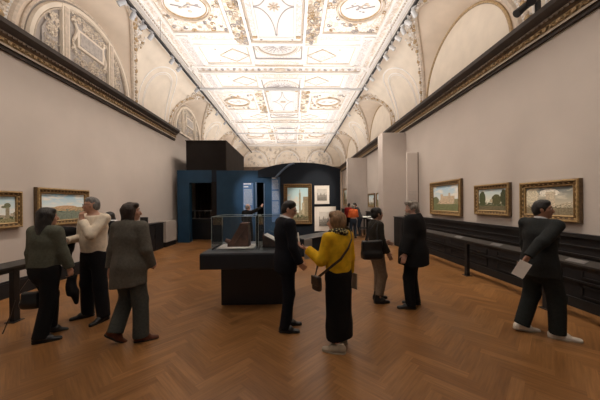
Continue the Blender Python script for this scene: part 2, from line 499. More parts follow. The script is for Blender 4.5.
# ---- flat ceiling: framed panels, ovals, lozenges, arabesques
def ornate_mat(name, base, l1, l2, scale, thr=0.06):
    m, nt, b = nmat(name)
    tc = nt.nodes.new('ShaderNodeTexCoord')
    nz = node(nt, 'ShaderNodeTexNoise', Scale=scale*.6, Detail=2.0); lk(nt, tc.outputs['Object'], nz.inputs['Vector'])
    add = nt.nodes.new('ShaderNodeMixRGB'); add.blend_type = 'ADD'; add.inputs[0].default_value = 0.5
    lk(nt, tc.outputs['Object'], add.inputs[1]); lk(nt, nz.outputs['Color'], add.inputs[2])
    w = nt.nodes.new('ShaderNodeTexVoronoi'); w.feature = 'DISTANCE_TO_EDGE'; w.inputs['Scale'].default_value = scale
    lk(nt, add.outputs[0], w.inputs['Vector'])
    r = ramp(nt, w.outputs['Distance'], [(0.0, l1), (thr, l1), (thr*1.8, base), (1.0, base)])
    n3 = node(nt, 'ShaderNodeTexNoise', Scale=scale*1.7, Detail=2.0); lk(nt, tc.outputs['Object'], n3.inputs['Vector'])
    r3 = ramp(nt, n3.outputs['Fac'], [(0.60, (0, 0, 0)), (0.66, (1, 1, 1))])
    c = mix(nt, r3.outputs[0], r.outputs[0], l2)
    lk(nt, c, b.inputs['Base Color']); b.inputs['Roughness'].default_value = .8
    b.inputs['Specular IOR Level'].default_value = .2
    return m
M['arabesque'] = ornate_mat('arabesque_panel', (0.86, 0.81, 0.77), (0.74, 0.63, 0.52), (0.72, 0.60, 0.50), 6.0)
M['arabesque_grey'] = ornate_mat('arabesque_grey_panel', (0.80, 0.77, 0.76), (0.62, 0.57, 0.54), (0.70, 0.60, 0.52), 8.0)
M['arabesque_gold'] = ornate_mat('arabesque_gold_panel', (0.84, 0.78, 0.70), (0.66, 0.54, 0.40), (0.66, 0.54, 0.42), 7.0, .07)
M['pink_panel'] = plain('pink_white_panel', (0.86, 0.79, 0.76), .8, .03, 3)
cf = lambda u, v, h: (XM+u, v, ZTOP-.004-h)
HWD = (ER-EL)/2        # 3.745
CE = MB()
# material slots
CM = ['stucco_white', 'gilt_pale', 'gilt', 'grey_line', 'arabesque', 'arabesque_grey', 'arabesque_gold', 'pink_panel']
def rect_pts(x0, y0, x1, y1): return [(x0, y0), (x1, y0), (x1, y1), (x0, y1)]
def crect(x0, y0, x1, y1, w, h, mi=0):
    x0, x1 = min(x0, x1), max(x0, x1); y0, y1 = min(y0, y1), max(y0, y1)
    for a, b, c, d in ((x0-w/2, y0-w/2, x1+w/2, y0+w/2), (x0-w/2, y1-w/2, x1+w/2, y1+w/2),
                       (x0-w/2, y0+w/2, x0+w/2, y1-w/2), (x1-w/2, y0+w/2, x1+w/2, y1-w/2)):
        CE.box(XM+a, b, ZTOP-.004-h, XM+c, d, ZTOP-.001, mi)
def cfill(x0, y0, x1, y1, mi, h=.004):
    x0, x1 = min(x0, x1), max(x0, x1); y0, y1 = min(y0, y1), max(y0, y1)
    CE.box(XM+x0, y0, ZTOP-.004-h, XM+x1, y1, ZTOP-.001, mi)
def cpoly(pts, mi, h=.008):
    vs = [cf(u, v, h) for u, v in pts]; CE.add(vs, [tuple(range(len(vs)))], mi)
def cell(cx, cy, rx, ry, n=40, a0=0, a1=2*PI):
    return [(cx+rx*math.cos(a0+(a1-a0)*i/n), cy+ry*math.sin(a0+(a1-a0)*i/n)) for i in range(n)]
def scroll(cx, cy, r, turns, w, mi, h=.03, a0=0, sgn=1):
    pts = []; n = int(10*turns)+4
    for i in range(n):
        t = i/(n-1); rr = r*(1-.85*t); a = a0+sgn*turns*2*PI*t
        pts.append((cx+rr*math.cos(a), cy+rr*math.sin(a)))
    CE.ribbon(pts, w, h, cf, mi=mi)
def bay(yc, detail):
    rs = random.Random(int(yc))
    for sy in (-1, 1):
        Y = lambda d: yc+sy*d
        for sx in (-1, 1):
            # frame band along the long edge
            if sy == 1:
                crect(sx*3.55, yc-3.35, sx*3.60, yc+3.35, .06, .06, 0)
            # lozenge panel
            crect(sx*.95, Y(1.75), sx*2.75, Y(3.0), .07, .05, 0)
            crect(sx*1.05, Y(1.85), sx*2.65, Y(2.9), .025, .02, 1)
            lz = [(sx*(1.55+.52), Y(2.38)), (sx*1.55, Y(2.38-.40)), (sx*(1.55-.52), Y(2.38)), (sx*1.55, Y(2.38+.40))]
            cpoly(lz if sx*sy > 0 else lz[::-1], 5); CE.ribbon(lz, .04, .03, cf, True, mi=1)
            for a, b in ((.6, .36), (-.6, .36), (.6, -.36), (-.6, -.36)):
                CE.ball(cf(sx*(1.55+a), Y(2.38+b), .01), .035, 6, 1, (1, 1, .5))
            # corner arabesque strip beside the lozenge panel
            cfill(sx*2.85, Y(1.45), sx*3.12, Y(3.1), 5)
            crect(sx*2.82, Y(1.30), sx*3.16, Y(3.15), .05, .04, 0)
            # golden candelabra strips between centre and ovals
        # half circle toward the cross band
        hc = [(.72*math.cos(PI*i/24), Y(1.78+.62*math.sin(PI*i/24))) for i in range(25)]
        CE.ribbon(hc, .055, .05, cf, mi=0); CE.ribbon([(u*.9, Y(1.78)+(v-Y(1.78))*.9) for u, v in hc], .02, .03, cf, mi=1)
        fan = [(u*.82, Y(1.80)+(v-Y(1.78))*.80) for u, v in hc]
        cpoly(fan if sy > 0 else fan[::-1], 5)
        for i in range(9):
            a = PI*(i+.5)/9; CE.ribbon([(.12*math.cos(a), Y(1.8+.1*math.sin(a))), (.5*math.cos(a), Y(1.8+.42*math.sin(a)))], .02, .02, cf, mi=3)
        for i in range(22):
            a = PI*(i+.5)/22; CE.ball(cf(.80*math.cos(a), Y(1.78+.69*math.sin(a)), .015), .022, 4, 1)
        crect(-.88, Y(1.70), .88, Y(2.62), .07, .05, 0)
        crect(-.82, Y(1.76), .82, Y(2.56), .02, .03, 3)
        cfill(-.75, Y(2.70), .75, Y(2.95), 4)
        # transverse border
        crect(-2.85, Y(3.06), 2.85, Y(3.10), .04, .05, 1)
        # garlands
        for k in range(detail):
            sx = rs.choice((-1, 1))
            u = sx*rs.uniform(.90, 1.30); v = Y(rs.uniform(.02, 1.65))
            scroll(u, v, rs.uniform(.06, .14), rs.uniform(.8, 1.5), .022, rs.choice((1, 1, 2, 3)), a0=rs.uniform(0, 6), sgn=rs.choice((-1, 1)))
            if rs.random() < .8: CE.ball(cf(u+rs.uniform(-.08, .08), v+rs.uniform(-.1, .1), .01), rs.uniform(.02, .045), 5, rs.choice((1, 2)), (1, 1, .6))
        for k in range(detail):
            sx = rs.choice((-1, 1))
            u = rs.uniform(1.35, 3.1); v = rs.uniform(.0, 1.05)
            if ((u-2.35)/.68)**2+(v/.58)**2 < 1: continue
            scroll(sx*u, Y(v), rs.uniform(.05, .11), rs.uniform(.8, 1.5), .018, rs.choice((1, 3, 2, 1)), a0=rs.uniform(0, 6), sgn=rs.choice((-1, 1)))
    for sx in (-1, 1):
        crect(sx*1.38, yc-1.12, sx*3.18, yc+1.12, .08, .06, 0)
        crect(sx*1.45, yc-1.05, sx*3.11, yc+1.05, .02, .03, 1)
        crect(sx*.98, yc-1.62, sx*3.18, yc+1.62, .0, .0, 0) if False else None
        for q in (-1, 1):
            cfill(sx*1.42, yc+q*1.22, sx*2.72, yc+q*1.42, 4)
            crect(sx*1.38, yc+q*1.18, sx*2.76, yc+q*1.46, .03, .03, 0)
        # the oval medallion
        e = cell(sx*2.35, yc, .62, .54); cpoly(e, 7, .010)
        CE.ribbon(e, .075, .07, cf, True, mi=1)
        CE.ribbon(cell(sx*2.35, yc, .54, .465), .025, .04, cf, True, mi=2)
        for q in (-1, 1):
            CE.ball(cf(sx*2.35, yc+q*.60, .03), .07, 6, 2, (1.6, .7, .5))
        for k in range(max(4, detail//5)):     # pale figures in the medallion
            a = rs.uniform(0, 6.28); rr = rs.uniform(0, .75)
            u = sx*2.35+.44*rr*math.cos(a); v = yc+.34*rr*math.sin(a)
            CE.ball(cf(u, v, .014), rs.uniform(.03, .06), 6, rs.choice((3, 1, 1, 0)), (1.2, .8, .3))
        CE.ribbon([(sx*(2.35-.4), yc+.05), (sx*2.25, yc-.08), (sx*2.45, yc+.02), (sx*(2.35+.38), yc-.06)], .03, .03, cf, mi=3)
        cfill(sx*1.42, yc-1.09, sx*3.14, yc+1.09, 4, .002)
        cfill(sx*.93, yc-1.66, sx*1.32, yc+1.66, 6, .002)
    # centre panel with the four-pointed star of arcs
    crect(-.88, yc-1.62, .88, yc+1.62, .08, .06, 0); crect(-.80, yc-1.54, .80, yc+1.54, .025, .04, 1)
    for sx in (-1, 1):
        cfill(sx*.62, yc-1.4, sx*.76, yc+1.4, 5)
        for q in (-1, 1): CE.box(XM+sx*.69-.07, yc+q*1.32-.05, ZTOP-.03, XM+sx*.69+.07, yc+q*1.32+.05, ZTOP-.001, 2)
    crect(-.57, yc-1.35, .57, yc+1.35, .04, .04, 0)
    cfill(-.55, yc-1.33, .55, yc+1.33, 7)
    for a, b in ((1, 1), (1, -1), (-1, 1), (-1, -1)):
        pts = [(a*(.52-.50*math.sin(t)), yc+b*(1.22-1.20*math.cos(t))) for t in [PI/2*i/16 for i in range(17)]]
        CE.ribbon(pts, .025, .02, cf, mi=3)
    for a, b in ((.52, 0), (-.52, 0), (0, 1.2), (0, -1.2), (.5, 1.45), (-.5, 1.45), (.5, -1.45), (-.5, -1.45)):
        CE.ball(cf(a, yc+b, .01), .04, 6, 3, (1, 1, .5))
    for i in range(8): CE.ribbon([(0, yc), (.16*math.cos(i*PI/4), yc+.16*math.sin(i*PI/4))], .035, .03, cf, mi=1)
    # outer strips
    for sx in (-1, 1):
        cfill(sx*3.22, yc-3.2, sx*3.42, yc+3.2, 4); crect(sx*3.20, yc-3.22, sx*3.44, yc+3.22, .04, .04, 0)
        for i in range(60 if detail > 30 else 20):
            CE.ball(cf(sx*3.50, yc-3.2+6.4*(i+.5)/(60 if detail > 30 else 20), .01), .03, 4, 1)
for yc, d in zip(BAYS, (10, 70, 40, 20)): bay(yc, d)
for yb in [b+3.375 for b in BAYS[:3]]:        # broad cross bands
    cfill(-3.2, yb-.22, 3.2, yb+.16, 5); crect(-3.3, yb-.27, 3.3, yb+.21, .07, .07, 0)
    crect(-3.2, yb-.19, 3.2, yb+.13, .02, .03, 1)
    CE.ball(cf(0, yb, .02), .16, 10, 1, (1.5, .8, .3))
    for k in range(12):
        for sx in (-1, 1): scroll(sx*(.35+k*.24), yb, .08, 1.2, .018, 1 if k % 2 else 3, a0=k, sgn=sx)
# bold edge moulding where flat meets cove
for s_ in (-1, 1):
    for off, w, h, mi in ((0.0, .10, .10, 0), (-.12, .05, .05, 1), (-.18, .03, .03, 0)):
        u = s_*(HWD+off); CE.box(XM+u-w/2, Y0, ZTOP-h, XM+u+w/2, 24.0, ZTOP, mi)
CE.box(EL, 23.9, ZTOP-.12, ER, 24.1, ZTOP, 0); CE.box(EL, 23.7, ZTOP-.06, ER, 23.8, ZTOP, 1)
CE.build('stucco_moulding', CM, ceiling)
# end wall arches and figures
eo = MB()
ef = lambda u, v, h: (XM+u, Y1-.02-h, v)
for uc in (-3.0, 0, 3.0):
    for r in (1.25, 1.1): eo.ribbon([(uc+r*math.cos(PI*i/24), ZC1+.25+r*1.15*math.sin(PI*i/24)) for i in range(25)], .07, .06, ef, mi=1 if r > 1.2 else 0)
rs = random.Random(4)
for k in range(160):
    u = rs.uniform(-3.9, 3.9); v = rs.uniform(ZC1+.1, ZTOP-.1); r0 = rs.uniform(.06, .16); a0 = rs.uniform(0, 6)
    eo.ribbon([(u+r0*(1-i/9)*math.cos(a0+i*.8), v+r0*(1-i/9)*math.sin(a0+i*.8)) for i in range(8)], .03, .04, ef, mi=rs.choice((0, 1, 2)))
eo.box(XL, Y1-.3, ZC0+.1, XR, Y1, ZC1, 3)
eo.build('end_wall_stucco', ['stucco_white', 'gilt_pale', 'grey_line', 'cornice_brown'], ceiling)

# ---- black panelling along the right wall, and baseboards
def wainscot(y0, y1, name):
    X = XR; mb = MB()
    mb.box(X-.06, y0, 0, X, y1, 1.17, 0)
    mb.box(X-.10, y0, 1.13, X, y1, 1.19, 1)
    mb.box(X-.09, y0, 0, X, y1, .16, 1); mb.box(X-.08, y0, .98, X, y1, 1.0, 1); mb.box(X-.085, y0, .42, X, y1, .45, 1)
    mb.box(X-.085, y0, .84, X, y1, .87, 1)
    y = y0+.35
    while y < y1-1:
        for a, b in ((.20, .38), (.49, .80)):
            for e in ((y, a, y+1.45, a+.025), (y, b-.025, y+1.45, b), (y, a, y+.025, b), (y+1.425, a, y+1.45, b)):
                mb.box(X-.075, e[0], e[1], X-.05, e[2], e[3], 1)
        y += 1.75
    tag(mb.build(name, ['black_wood', 'black_wood_edge']), kind='structure')
wainscot(Y0, Y1, 'trim_4')
mb = MB(); mb.box(XL, Y0, 0, XL+.07, 9.8, .27); mb.box(XL, Y0, .27, XL+.05, 9.8, .30)
tag(mb.build('baseboard_left', 'black_wood'), kind='structure')
# ================================================================== exhibition build-up
# ---- blue partition across the room
YP = 12.0
def PX(px): return aty(px, 200, YP).x
HP = 3.22
mb = MB()
def partition_seg(x0, x1, z0, z1, mi, y0=YP, y1=YP+.35): mb.box(x0, y0, z0, x1, y1, z1, mi)
a0, a1 = -5.14, -4.62; b0 = -3.62; b1 = -3.40; c0, c1 = -1.62, -1.30; d0 = -.55; d1 = 2.13
mb.box(a0, YP, 0, a1, YP+.35, HP, 0)
mb.box(a1, YP, 2.66, b0, YP+.35, HP, 0)
mb.box(b0, YP-.02, 0, b1, YP+.35, 2.70, 2)
mb.box(b0, YP, 2.70, b1, YP+.35, HP, 1)
mb.box(b1, YP, 0, c0, YP+.35, HP-.02, 0)
mb.box(c0, YP, 2.66, c1, YP+.35, HP-.02, 0)
mb.box(c1, YP, 0, d0, YP+.35, HP-.02, 0)
# navy part with an arched top
n = 28; top = []
x_l, x_r = -1.55, d1
for i in range(n+1):
    x = x_l+(x_r-x_l)*i/n; t = (x-.35)/1.9
    top.append((x, HP-.03+.34*max(0, 1-abs(t)**2.2)))
poly = [(d1, 0), (d0, 0), (d0, 2.9), (x_l, 2.9)] + top
mb.prism(poly[::-1], YP-.06, YP+.34, 3)
tag(mb.build('wall_partition', ['blue', 'navy', 'box_black', 'navy'], bevel=0.004), kind='structure')
# pale curved strip that sweeps up to the top edge
mb = MB(); arc = []
for i in range(13):
    t = i/12; p = aty(275.5+19*t, 177.5-14.5*math.sin(t*PI/2*.9), YP-.10); arc.append((p.x, p.z))
mb.ribbon(arc, .10, .08, lambda u, v, h: (u, YP-.05-h, v)); 
tag(mb.build('trim_5', 'blue_edge'), kind='structure')
# pale door edge beside the tall dark opening
mb = MB(); mb.box(c0-.05, YP-.05, 0, c0, YP, 2.66); mb.box(c1, YP-.05, 0, c1+.03, YP, 2.6)
tag(mb.build('trim_6', 'blue_edge'), kind='structure')
# room behind the doorway
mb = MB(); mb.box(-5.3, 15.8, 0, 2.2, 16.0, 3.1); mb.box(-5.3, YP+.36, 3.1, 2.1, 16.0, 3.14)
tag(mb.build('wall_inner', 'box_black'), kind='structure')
# black upper box standing on the partition
mb = MB()
mb.box(-4.74, YP+.02, HP-.03, -3.0, YP+4.3, 4.52, 0); mb.box(-3.0, YP+.02, HP-.03, -2.96, YP+4.3, 4.54, 1)
mb.box(-4.77, YP, 4.52, -2.96, YP+4.32, 4.55, 1)
tag(mb.build('wall_upper', ['box_black', 'box_brown']), kind='structure')

# ---- curtains behind the doorway
def curtain(x0, x1, y, z1):
    mb = MB(); n = 60; vs = []
    for i in range(n+1):
        x = x0+(x1-x0)*i/n; yy = y+.05*math.sin(i*.9)
        vs += [(x, yy, 0.02), (x, yy, z1), (x, yy+.02, .02), (x, yy+.02, z1)]
    fs = []
    for i in range(n):
        a = 4*i; b = a+4; fs += [(a, b, b+1, a+1), (a+2, a+3, b+3, b+2), (a+1, b+1, b+3, a+3)]
    mb.add(vs, fs); return mb.build('curtain', 'curtain', smooth=True)
M['curtain'] = plain('brown_curtain', (0.045, 0.028, 0.02), .9, .3, 4)
tag(curtain(-6.0+.8, -3.6, 14.4, 3.0), 'dark brown floor length curtain beyond the doorway of the blue partition', 'curtain')
# long low display case glimpsed through the doorway
t = tag(empty('display_case', (-4.25, 13.3, 0)), 'dark glass topped display case seen through the doorway of the blue partition', 'display case')
mb = MB(); mb.box(-.75, -.3, 0, .75, .3, 1.0); mb.build('base', 'case_black', t, bevel=.01)
mb = MB(); mb.box(-.74, -.29, 1.0, .74, .29, 1.38); mb.build('glass_cover', 'glass', t)
mb = MB()
for z in (1.0, 1.38):
    for y in (-.3, .3): mb.box(-.75, y-.012, z-.012, .75, y+.012, z+.012)
mb.build('rim', 'steel', t)

# ---- text boards
def text_lines(mb, x0, x1, z0, z1, y, step, h, rs, mi=0):
    z = z1
    while z > z0:
        x = x0
        while x < x1-.01:
            L = rs.uniform(.02, .06); 
            if x+L > x1: break
            mb.box(x, y-.004, z-h, x+L, y, z, mi); x += L+.012
        z -= step
def text_board(name, px0, px1, py0, py1, blocks, label, mat='blue_light', y=YP-.03):
    a = aty(px0, py0, y); b = aty(px1, py1, y)
    t = tag(empty(name, ((a.x+b.x)/2, y, b.z)), label, 'text panel')
    w = (b.x-a.x)/2; h = a.z-b.z
    mb = MB(); mb.box(-w, 0, 0, w, .025, h); mb.build('board', mat, t)
    rs = random.Random(2)
    mb = MB()
    for z0, z1, step, th, wd in blocks: text_lines(mb, -w*.86, -w*.86+1.72*w*wd, h*z0, h*z1, 0, step, th, rs)
    mb.build('printed_text', 'paper', t)
text_board('text_panel', 243, 253.5, 183, 215, [(.94, .99, .1, .055, .95), (.86, .90, .1, .05, .6), (.30, .80, .045, .014, 1), (.0, .22, .045, .014, .9)],
           'blue wall text with a pale heading left of the narrow dark opening', y=YP-.026)
text_board('text_panel', 271.5, 280, 177, 222, [(.955, .985, .1, .035, .8), (.72, .92, .045, .012, .95), (.50, .68, .045, .012, .95), (.20, .45, .045, .012, .95)],
           'tall light blue text panel left of the framed city view', y=YP-.026)

# ---- pale screens projecting from the right wall
def screen(y0, y1, xin, ztop, label, text=None):
    t = tag(empty('partition_screen', ((xin+XR)/2, y0, 0)), label, 'partition screen')
    w = (XR-.0-xin)/2
    mb = MB(); mb.box(-w, 0, 0, w-.001, y1-y0, ztop); mb.build('panel', 'panel_wall', t, bevel=.006)
    mb = MB(); mb.box(-w-.01, -.01, 0, w-.101, y1-y0+.01, .12); mb.build('plinth', 'panel_wall', t)
    return t
s1 = screen(10.72, 11.3, 3.64, 4.54, 'tall pale screen projecting from the right wall behind the man in black coat')
s2 = screen(16.5, 16.9, 3.42, 4.50, 'far pale screen on the right wall beyond the group by the cases')
mb = MB(); rs = random.Random(8); text_lines(mb, -.2, .2, 1.6, 2.15, -.002, .05, .014, rs); mb.build('printed_text', 'grey_line', s2)
# slim freestanding text panel close to the wall
t = tag(empty('text_panel', (4.33, 9.5, 0)), 'tall narrow pale text panel beside the first right wall painting', 'text panel')
mb = MB(); mb.box(-.23, 0, 0.0, .17, .05, 3.50); mb.build('board', 'panel_wall', t, bevel=.004)
mb = MB(); mb.box(.172, -.01, 0, .20, .055, 3.51); mb.build('edge', 'cornice_brown', t)
mb = MB(); rs = random.Random(9); text_lines(mb, -.17, .12, 1.45, 2.10, -.002, .05, .014, rs); mb.build('printed_text', 'grey_line', t)

# ---- central display table with glass covers
CX0, CX1, CY0, CY1 = -1.45, 0.06, 4.15, 5.45
t = tag(empty('display_case', ((CX0+CX1)/2, (CY0+CY1)/2, 0)), 'large dark display table with glass covers in the middle of the hall', 'display case')
w, d = (CX1-CX0)/2, (CY1-CY0)/2
mb = MB(); mb.box(-w+.22, -d+.40, 0, w-.22, d-.3, .70); mb.build('pedestal', 'case_black', t, bevel=.01)
mb = MB(); mb.box(-w, -d, .70, w, d, .935); mb.build('table_body', 'case_black', t, bevel=.012)
mb = MB(); mb.box(-w+.01, -d+.01, .936, w-.01, d-.01, .95); mb.build('table_surface', 'case_top', t)
def cover(x0, x1, y0, y1, z0, z1, parent):
    g = MB(); th = .006
    for a in ((x0, y0, z0, x1, y0+th, z1), (x0, y1-th, z0, x1, y1, z1), (x0, y0+th, z0, x0+th, y1-th, z1), (x1-th, y0+th, z0, x1, y1-th, z1), (x0, y0, z1, x1, y1, z1+th)):
        g.box(*a)
    o = g.build('glass_cover', 'glass', parent)
    e = MB(); r = .0035
    for x in (x0, x1):
        for y in (y0, y1): e.box(x-r, y-r, z0, x+r, y+r, z1+th)
    for z in (z1+th,):
        for y in (y0, y1): e.box(x0, y-r, z-r, x1, y+r, z+r)
        for x in (x0, x1): e.box(x-r, y0, z-r, x+r, y1, z+r)
    e.build('glass_edge', 'glass_edge', o)
cover(-w+.10, -w+.83, -d+.30, d-.3, .951, 1.50, t)
cover(-w+.87, w-.10, -d+.30, d-.3, .951, 1.50, t)
# objects inside
mb = MB(); mb.box(-.32, -.27, 0, .30, .24, .012)
tag(mb.build('display_sheet', 'white', loc=(CX0+.47, 4.80, .952)), 'white sheet lying under the brown model in the glass case', 'display sheet')
t = tag(empty('camera_obscura', (CX0+.50, 4.82, .9655)), 'dark brown wedge shaped antique wooden instrument inside the glass case', 'instrument')
mb = MB()
prof = [(-.20, 0), (.17, 0), (.155, .385), (.03, .40), (-.155, .09), (-.20, .06)]
mb.prism(prof, -.13, .13, 0); mb.build('body', 'model_brown', t, bevel=.012)
mb = MB(); mb.tube([(-.19, 0, .07), (-.265, 0, .10)], [.045, .035], 12); mb.build('lens_tube', 'model_brown', t)
mb = MB(); mb.box(.02, -.135, .395, .16, .135, .41); mb.build('lid', 'model_brown', t, bevel=.004)
for s_ in (-1, 1):
    mb = MB(); mb.tube([(.10, s_*.133, .30), (-.08, s_*.133, .06)], .006, 5); mb.build('trim_strip', 'model_brown', t)
for (x, y, rz, lab) in ((-.72+CX0+.47+.46, 4.62, .4, 'small white caption card at the left front of the white sheet'), (CX0+.72, 4.62, -.2, 'small white caption card at the right front of the white sheet')):
    mb = MB(); mb.box(-.05, -.03, 0, .05, .03, .004); tag(mb.build('caption_card', 'paper', loc=(x, y, .9655), rotz=rz), lab, 'card')
t = tag(empty('book_rest', (CX0+1.09, 4.78, .952), -.15), 'low brown slanted rest holding the open book in the glass case', 'book rest')
mb = MB(); mb.prism([(-.16, 0), (.18, 0), (.18, .03), (-.16, .20)], -.13, .13); mb.build('wedge', 'model_brown', t, bevel=.005)
mb = MB(); mb.box(.175, -.13, 0, .19, .13, .05); mb.build('lip', 'model_brown', t)
t = tag(empty('book', (CX0+1.09, 4.78, .952), -.15), 'open book with cream pages leaning on a rest in the glass case', 'book')
ang = -math.atan2(.17, .34)
T = Matrix.Translation((0.01, 0, .130)) @ Matrix.Rotation(-ang, 4, 'Y')
mb = MB(); mb.box(-.18, -.13, 0, .18, .13, .008, T=T); mb.build('cover', 'model_brown', t)
mb = MB()
for s_ in (-1, 1):
    vs = []; N = 10
    for i in range(N+1):
        u = i/N; y = s_*u*.122; z = .009+.020*math.sin(PI*min(1, u*1.05))**.6
        vs += [T @ Vector((-.17, y, z)), T @ Vector((.17, y, z)), T @ Vector((-.17, y, .008)), T @ Vector((.17, y, .008))]
    fs = []
    for i in range(N):
        a, b = 4*i, 4*i+4; fs += [(a, a+1, b+1, b), (a, b, b+2, a+2), (a+1, a+3, b+3, b+1)]
    mb.add(vs, fs)
mb.build('pages', 'paper', t, smooth=True)

# ---- low plinth in front of the navy wall
t = tag(empty('reading_bench', (.95, 9.4, 0), math.radians(52)), 'low navy plinth with a pale sloping top in front of the navy wall', 'plinth')
mb = MB(); mb.box(-1.1, -.05, 0, 1.1, .30, .55); mb.build('body', 'navy', t, bevel=.01)
mb = MB(); mb.prism([(-.10, .55), (.32, .55), (.32, .62), (-.10, .57)], -1.12, 1.12, axis='x'); mb.build('sloping_top', 'case_top', t, bevel=.004)
mb = MB(); mb.box(-1.12, -.115, .548, 1.12, -.10, .575); mb.build('edge_strip', 'lamp_grey', t)

# ---- lean rails along both walls
def rail(X, y0, y1, posts, label, name='barrier_rail'):
    t = tag(empty(name, (X, y0, 0)), label, 'rail')
    sg = 1 if X > 0 else -1
    mb = MB(); mb.prism([(-.07*sg, .80), (.07*sg, .86), (.07*sg, .885), (-.07*sg, .83)], 0, y1-y0); mb.build('rail_board', 'rail_top', t, bevel=.004)
    mb = MB(); mb.box(-.03, 0, .74, .03, y1-y0, .805); mb.build('beam', 'black_metal', t)
    for p in posts:
        q = MB(); q.box(-.035, p-y0-.045, 0, .035, p-y0+.045, .80); q.box(-.07, p-y0-.08, 0, .07, p-y0+.08, .012)
        q.build('post', 'black_metal', t, bevel=.004)
    return t
rail(4.03, 2.2, 8.4, (2.35, 4.15, 6.1, 8.1), 'long dark rail on posts in front of the right wall panelling')
rail(-4.15, 1.2, 4.7, (2.0, 4.08), 'dark rail on posts in front of the left wall paintings')
# caption strips on the right rail
sp = [(p, l) for p, l in ((3.7, 'under the rightmost painting'), (5.2, 'between the second and the third painting'), (6.4, 'under the second painting'), (8.1, 'under the first painting'))]
for p, l in sp:
    T = Matrix.Rotation(-math.atan2(.06, .14), 4, 'Y')
    mb = MB(); mb.box(-.04, -.13, 0, .04, .13, .003, T=T)
    tag(mb.build('caption_card', 'steel', loc=(4.03, p, .8605)), 'pale caption strip on the right rail '+l, 'card', )

# ---- things against the left wall
t = tag(empty('cabinet', (-5.23, 9.97, 0)), 'black waist high cabinet against the left wall near the partition', 'cabinet')
mb = MB(); mb.box(-.14, -.66, 0, .13, .66, .98); mb.build('body', 'black_wood', t, bevel=.008)
mb = MB(); mb.box(-.15, -.68, .98, .15, .68, 1.01); mb.build('top', 'black_wood_edge', t)
for s_ in (-1, 1):
    mb = MB(); mb.box(.131, -.31+s_*.32, .06, .145, .31+s_*.32, .94); dd = mb.build('door', 'black_wood', t, bevel=.003)
    mb = MB(); mb.box(.146, s_*.05-.01, .45, .16, s_*.05+.01, .6); mb.build('handle', 'black_metal', dd)
t = tag(empty('monitor', (-5.22, 9.5, 1.01)), 'small black screen standing on the black cabinet by the left wall', 'monitor')
mb = MB(); mb.box(-.12, -.03, .0, .12, .03, .03); mb.build('foot', 'black_metal', t)
mb = MB(); mb.box(-.13, -.02, .031, .13, .02, .26); mb.build('screen', 'black_metal', t, bevel=.004)
t = tag(empty('radiator', (-5.20, 11.20, 0)), 'cream box shaped radiator cover on the left wall beside the partition', 'radiator cover')
mb = MB(); mb.box(-.16, -.47, .20, .16, .47, 1.03); mb.build('housing', 'radiator', t, bevel=.006)
mb = MB(); mb.box(-.15, -.45, 0, .13, .45, .199); mb.build('base', 'black_wood', t)
mb = MB()
for k in range(9): mb.box(-.12+k*.03, -.4, 1.0305, -.108+k*.03, .4, 1.036)
mb.build('vent_grille', 'radiator', t)

t = tag(empty('cabinet', (4.26, 9.7, 0)), 'black cabinet with a flat top by the slim text panel on the right', 'cabinet')
mb = MB(); mb.box(-.22, 0, 0, .22, .9, 1.12); mb.build('body', 'black_wood', t, bevel=.008)
mb = MB(); mb.box(-.24, -.02, 1.12, .24, .92, 1.15); mb.build('top', 'black_wood_edge', t)
for s_ in (0, 1):
    mb = MB(); mb.box(-.236, .03+s_*.43, .08, -.221, .44+s_*.43, 1.06); mb.build('door', 'black_wood', t, bevel=.003)

# ---- black display desks further down the right wall
for k, (y, yw) in enumerate(((12.6, 1.0), (15.0, 1.1), (18.6, 1.2))):
    t = tag(empty('display_desk', (4.12, y, 0)), 'black display desk against the right wall '+('just beyond the tall screen', 'under the two far paintings', 'beyond the far screen')[k], 'display desk')
    mb = MB(); mb.box(-.42, -yw+.05, .84, .36, yw-.05, .92); mb.build('tray', 'black_wood', t, bevel=.006)
    mb = MB(); mb.box(-.40, -yw+.07, .921, .34, yw-.07, .99); mb.build('glass_cover', 'glass', t)
    mb = MB(); mb.box(-.36, -yw+.15, .922, .30, yw-.15, .93); mb.build('lining', 'white', t)
    for sx in (-1, 1):
        for sy in (-1, 1):
            mb = MB(); mb.box(-.03+sx*.34-.03, sy*(yw-.12)-.03, 0, -.03+sx*.34+.03, sy*(yw-.12)+.03, .84); mb.build('leg', 'black_wood', t)
# dark stools by the far desks
def stool(x, y, lab):
    t = tag(empty('stool', (x, y, 0)), lab, 'stool')
    mb = MB(); mb.box(-.17, -.17, .44, .17, .17, .48); mb.build('seat', 'black_wood', t, bevel=.01)
    for sx in (-1, 1):
        for sy in (-1, 1):
            mb = MB(); mb.tube([(sx*.13, sy*.13, .44), (sx*.16, sy*.16, 0)], .014, 6); mb.build('leg', 'steel', t)
stool(3.45, 13.2, 'dark stool on thin legs beside the far display desk')

# ---- ceiling tracks and the bar between them
ZT = HC+4.55
XTL, XTR = -3.66, 2.84
def track(x, lab):
    t = tag(empty('lighting_track', (x, Y0, ZT)), lab, 'lighting track')
    mb = MB(); mb.box(-.03, 0, -.03, .03, 24-Y0, .03); mb.build('rail', 'black_metal', t)
    for k in range(7):
        mb = MB(); mb.tube([(0, 2.0+k*3.375, .03), (0, 2.0+k*3.375, ZTOP-ZT-.1)], .006, 5); mb.build('suspension_wire', 'steel', t)
    return t
track(XTL, 'long black lighting track hung along the left side of the ceiling')
track(XTR, 'long black lighting track hung along the right side of the ceiling')
for k, (y, lab) in enumerate(((10.65, 'nearest metal bar spanning between the two ceiling tracks'), (17.4, 'far metal bar spanning between the two ceiling tracks'))):
    mb = MB(); mb.box(XTL+.035, -.05, -.045, XTR-.035, .05, .025)
    tag(mb.build('cross_bar', 'lamp_white', loc=(0, y, ZT)), lab, 'bar')

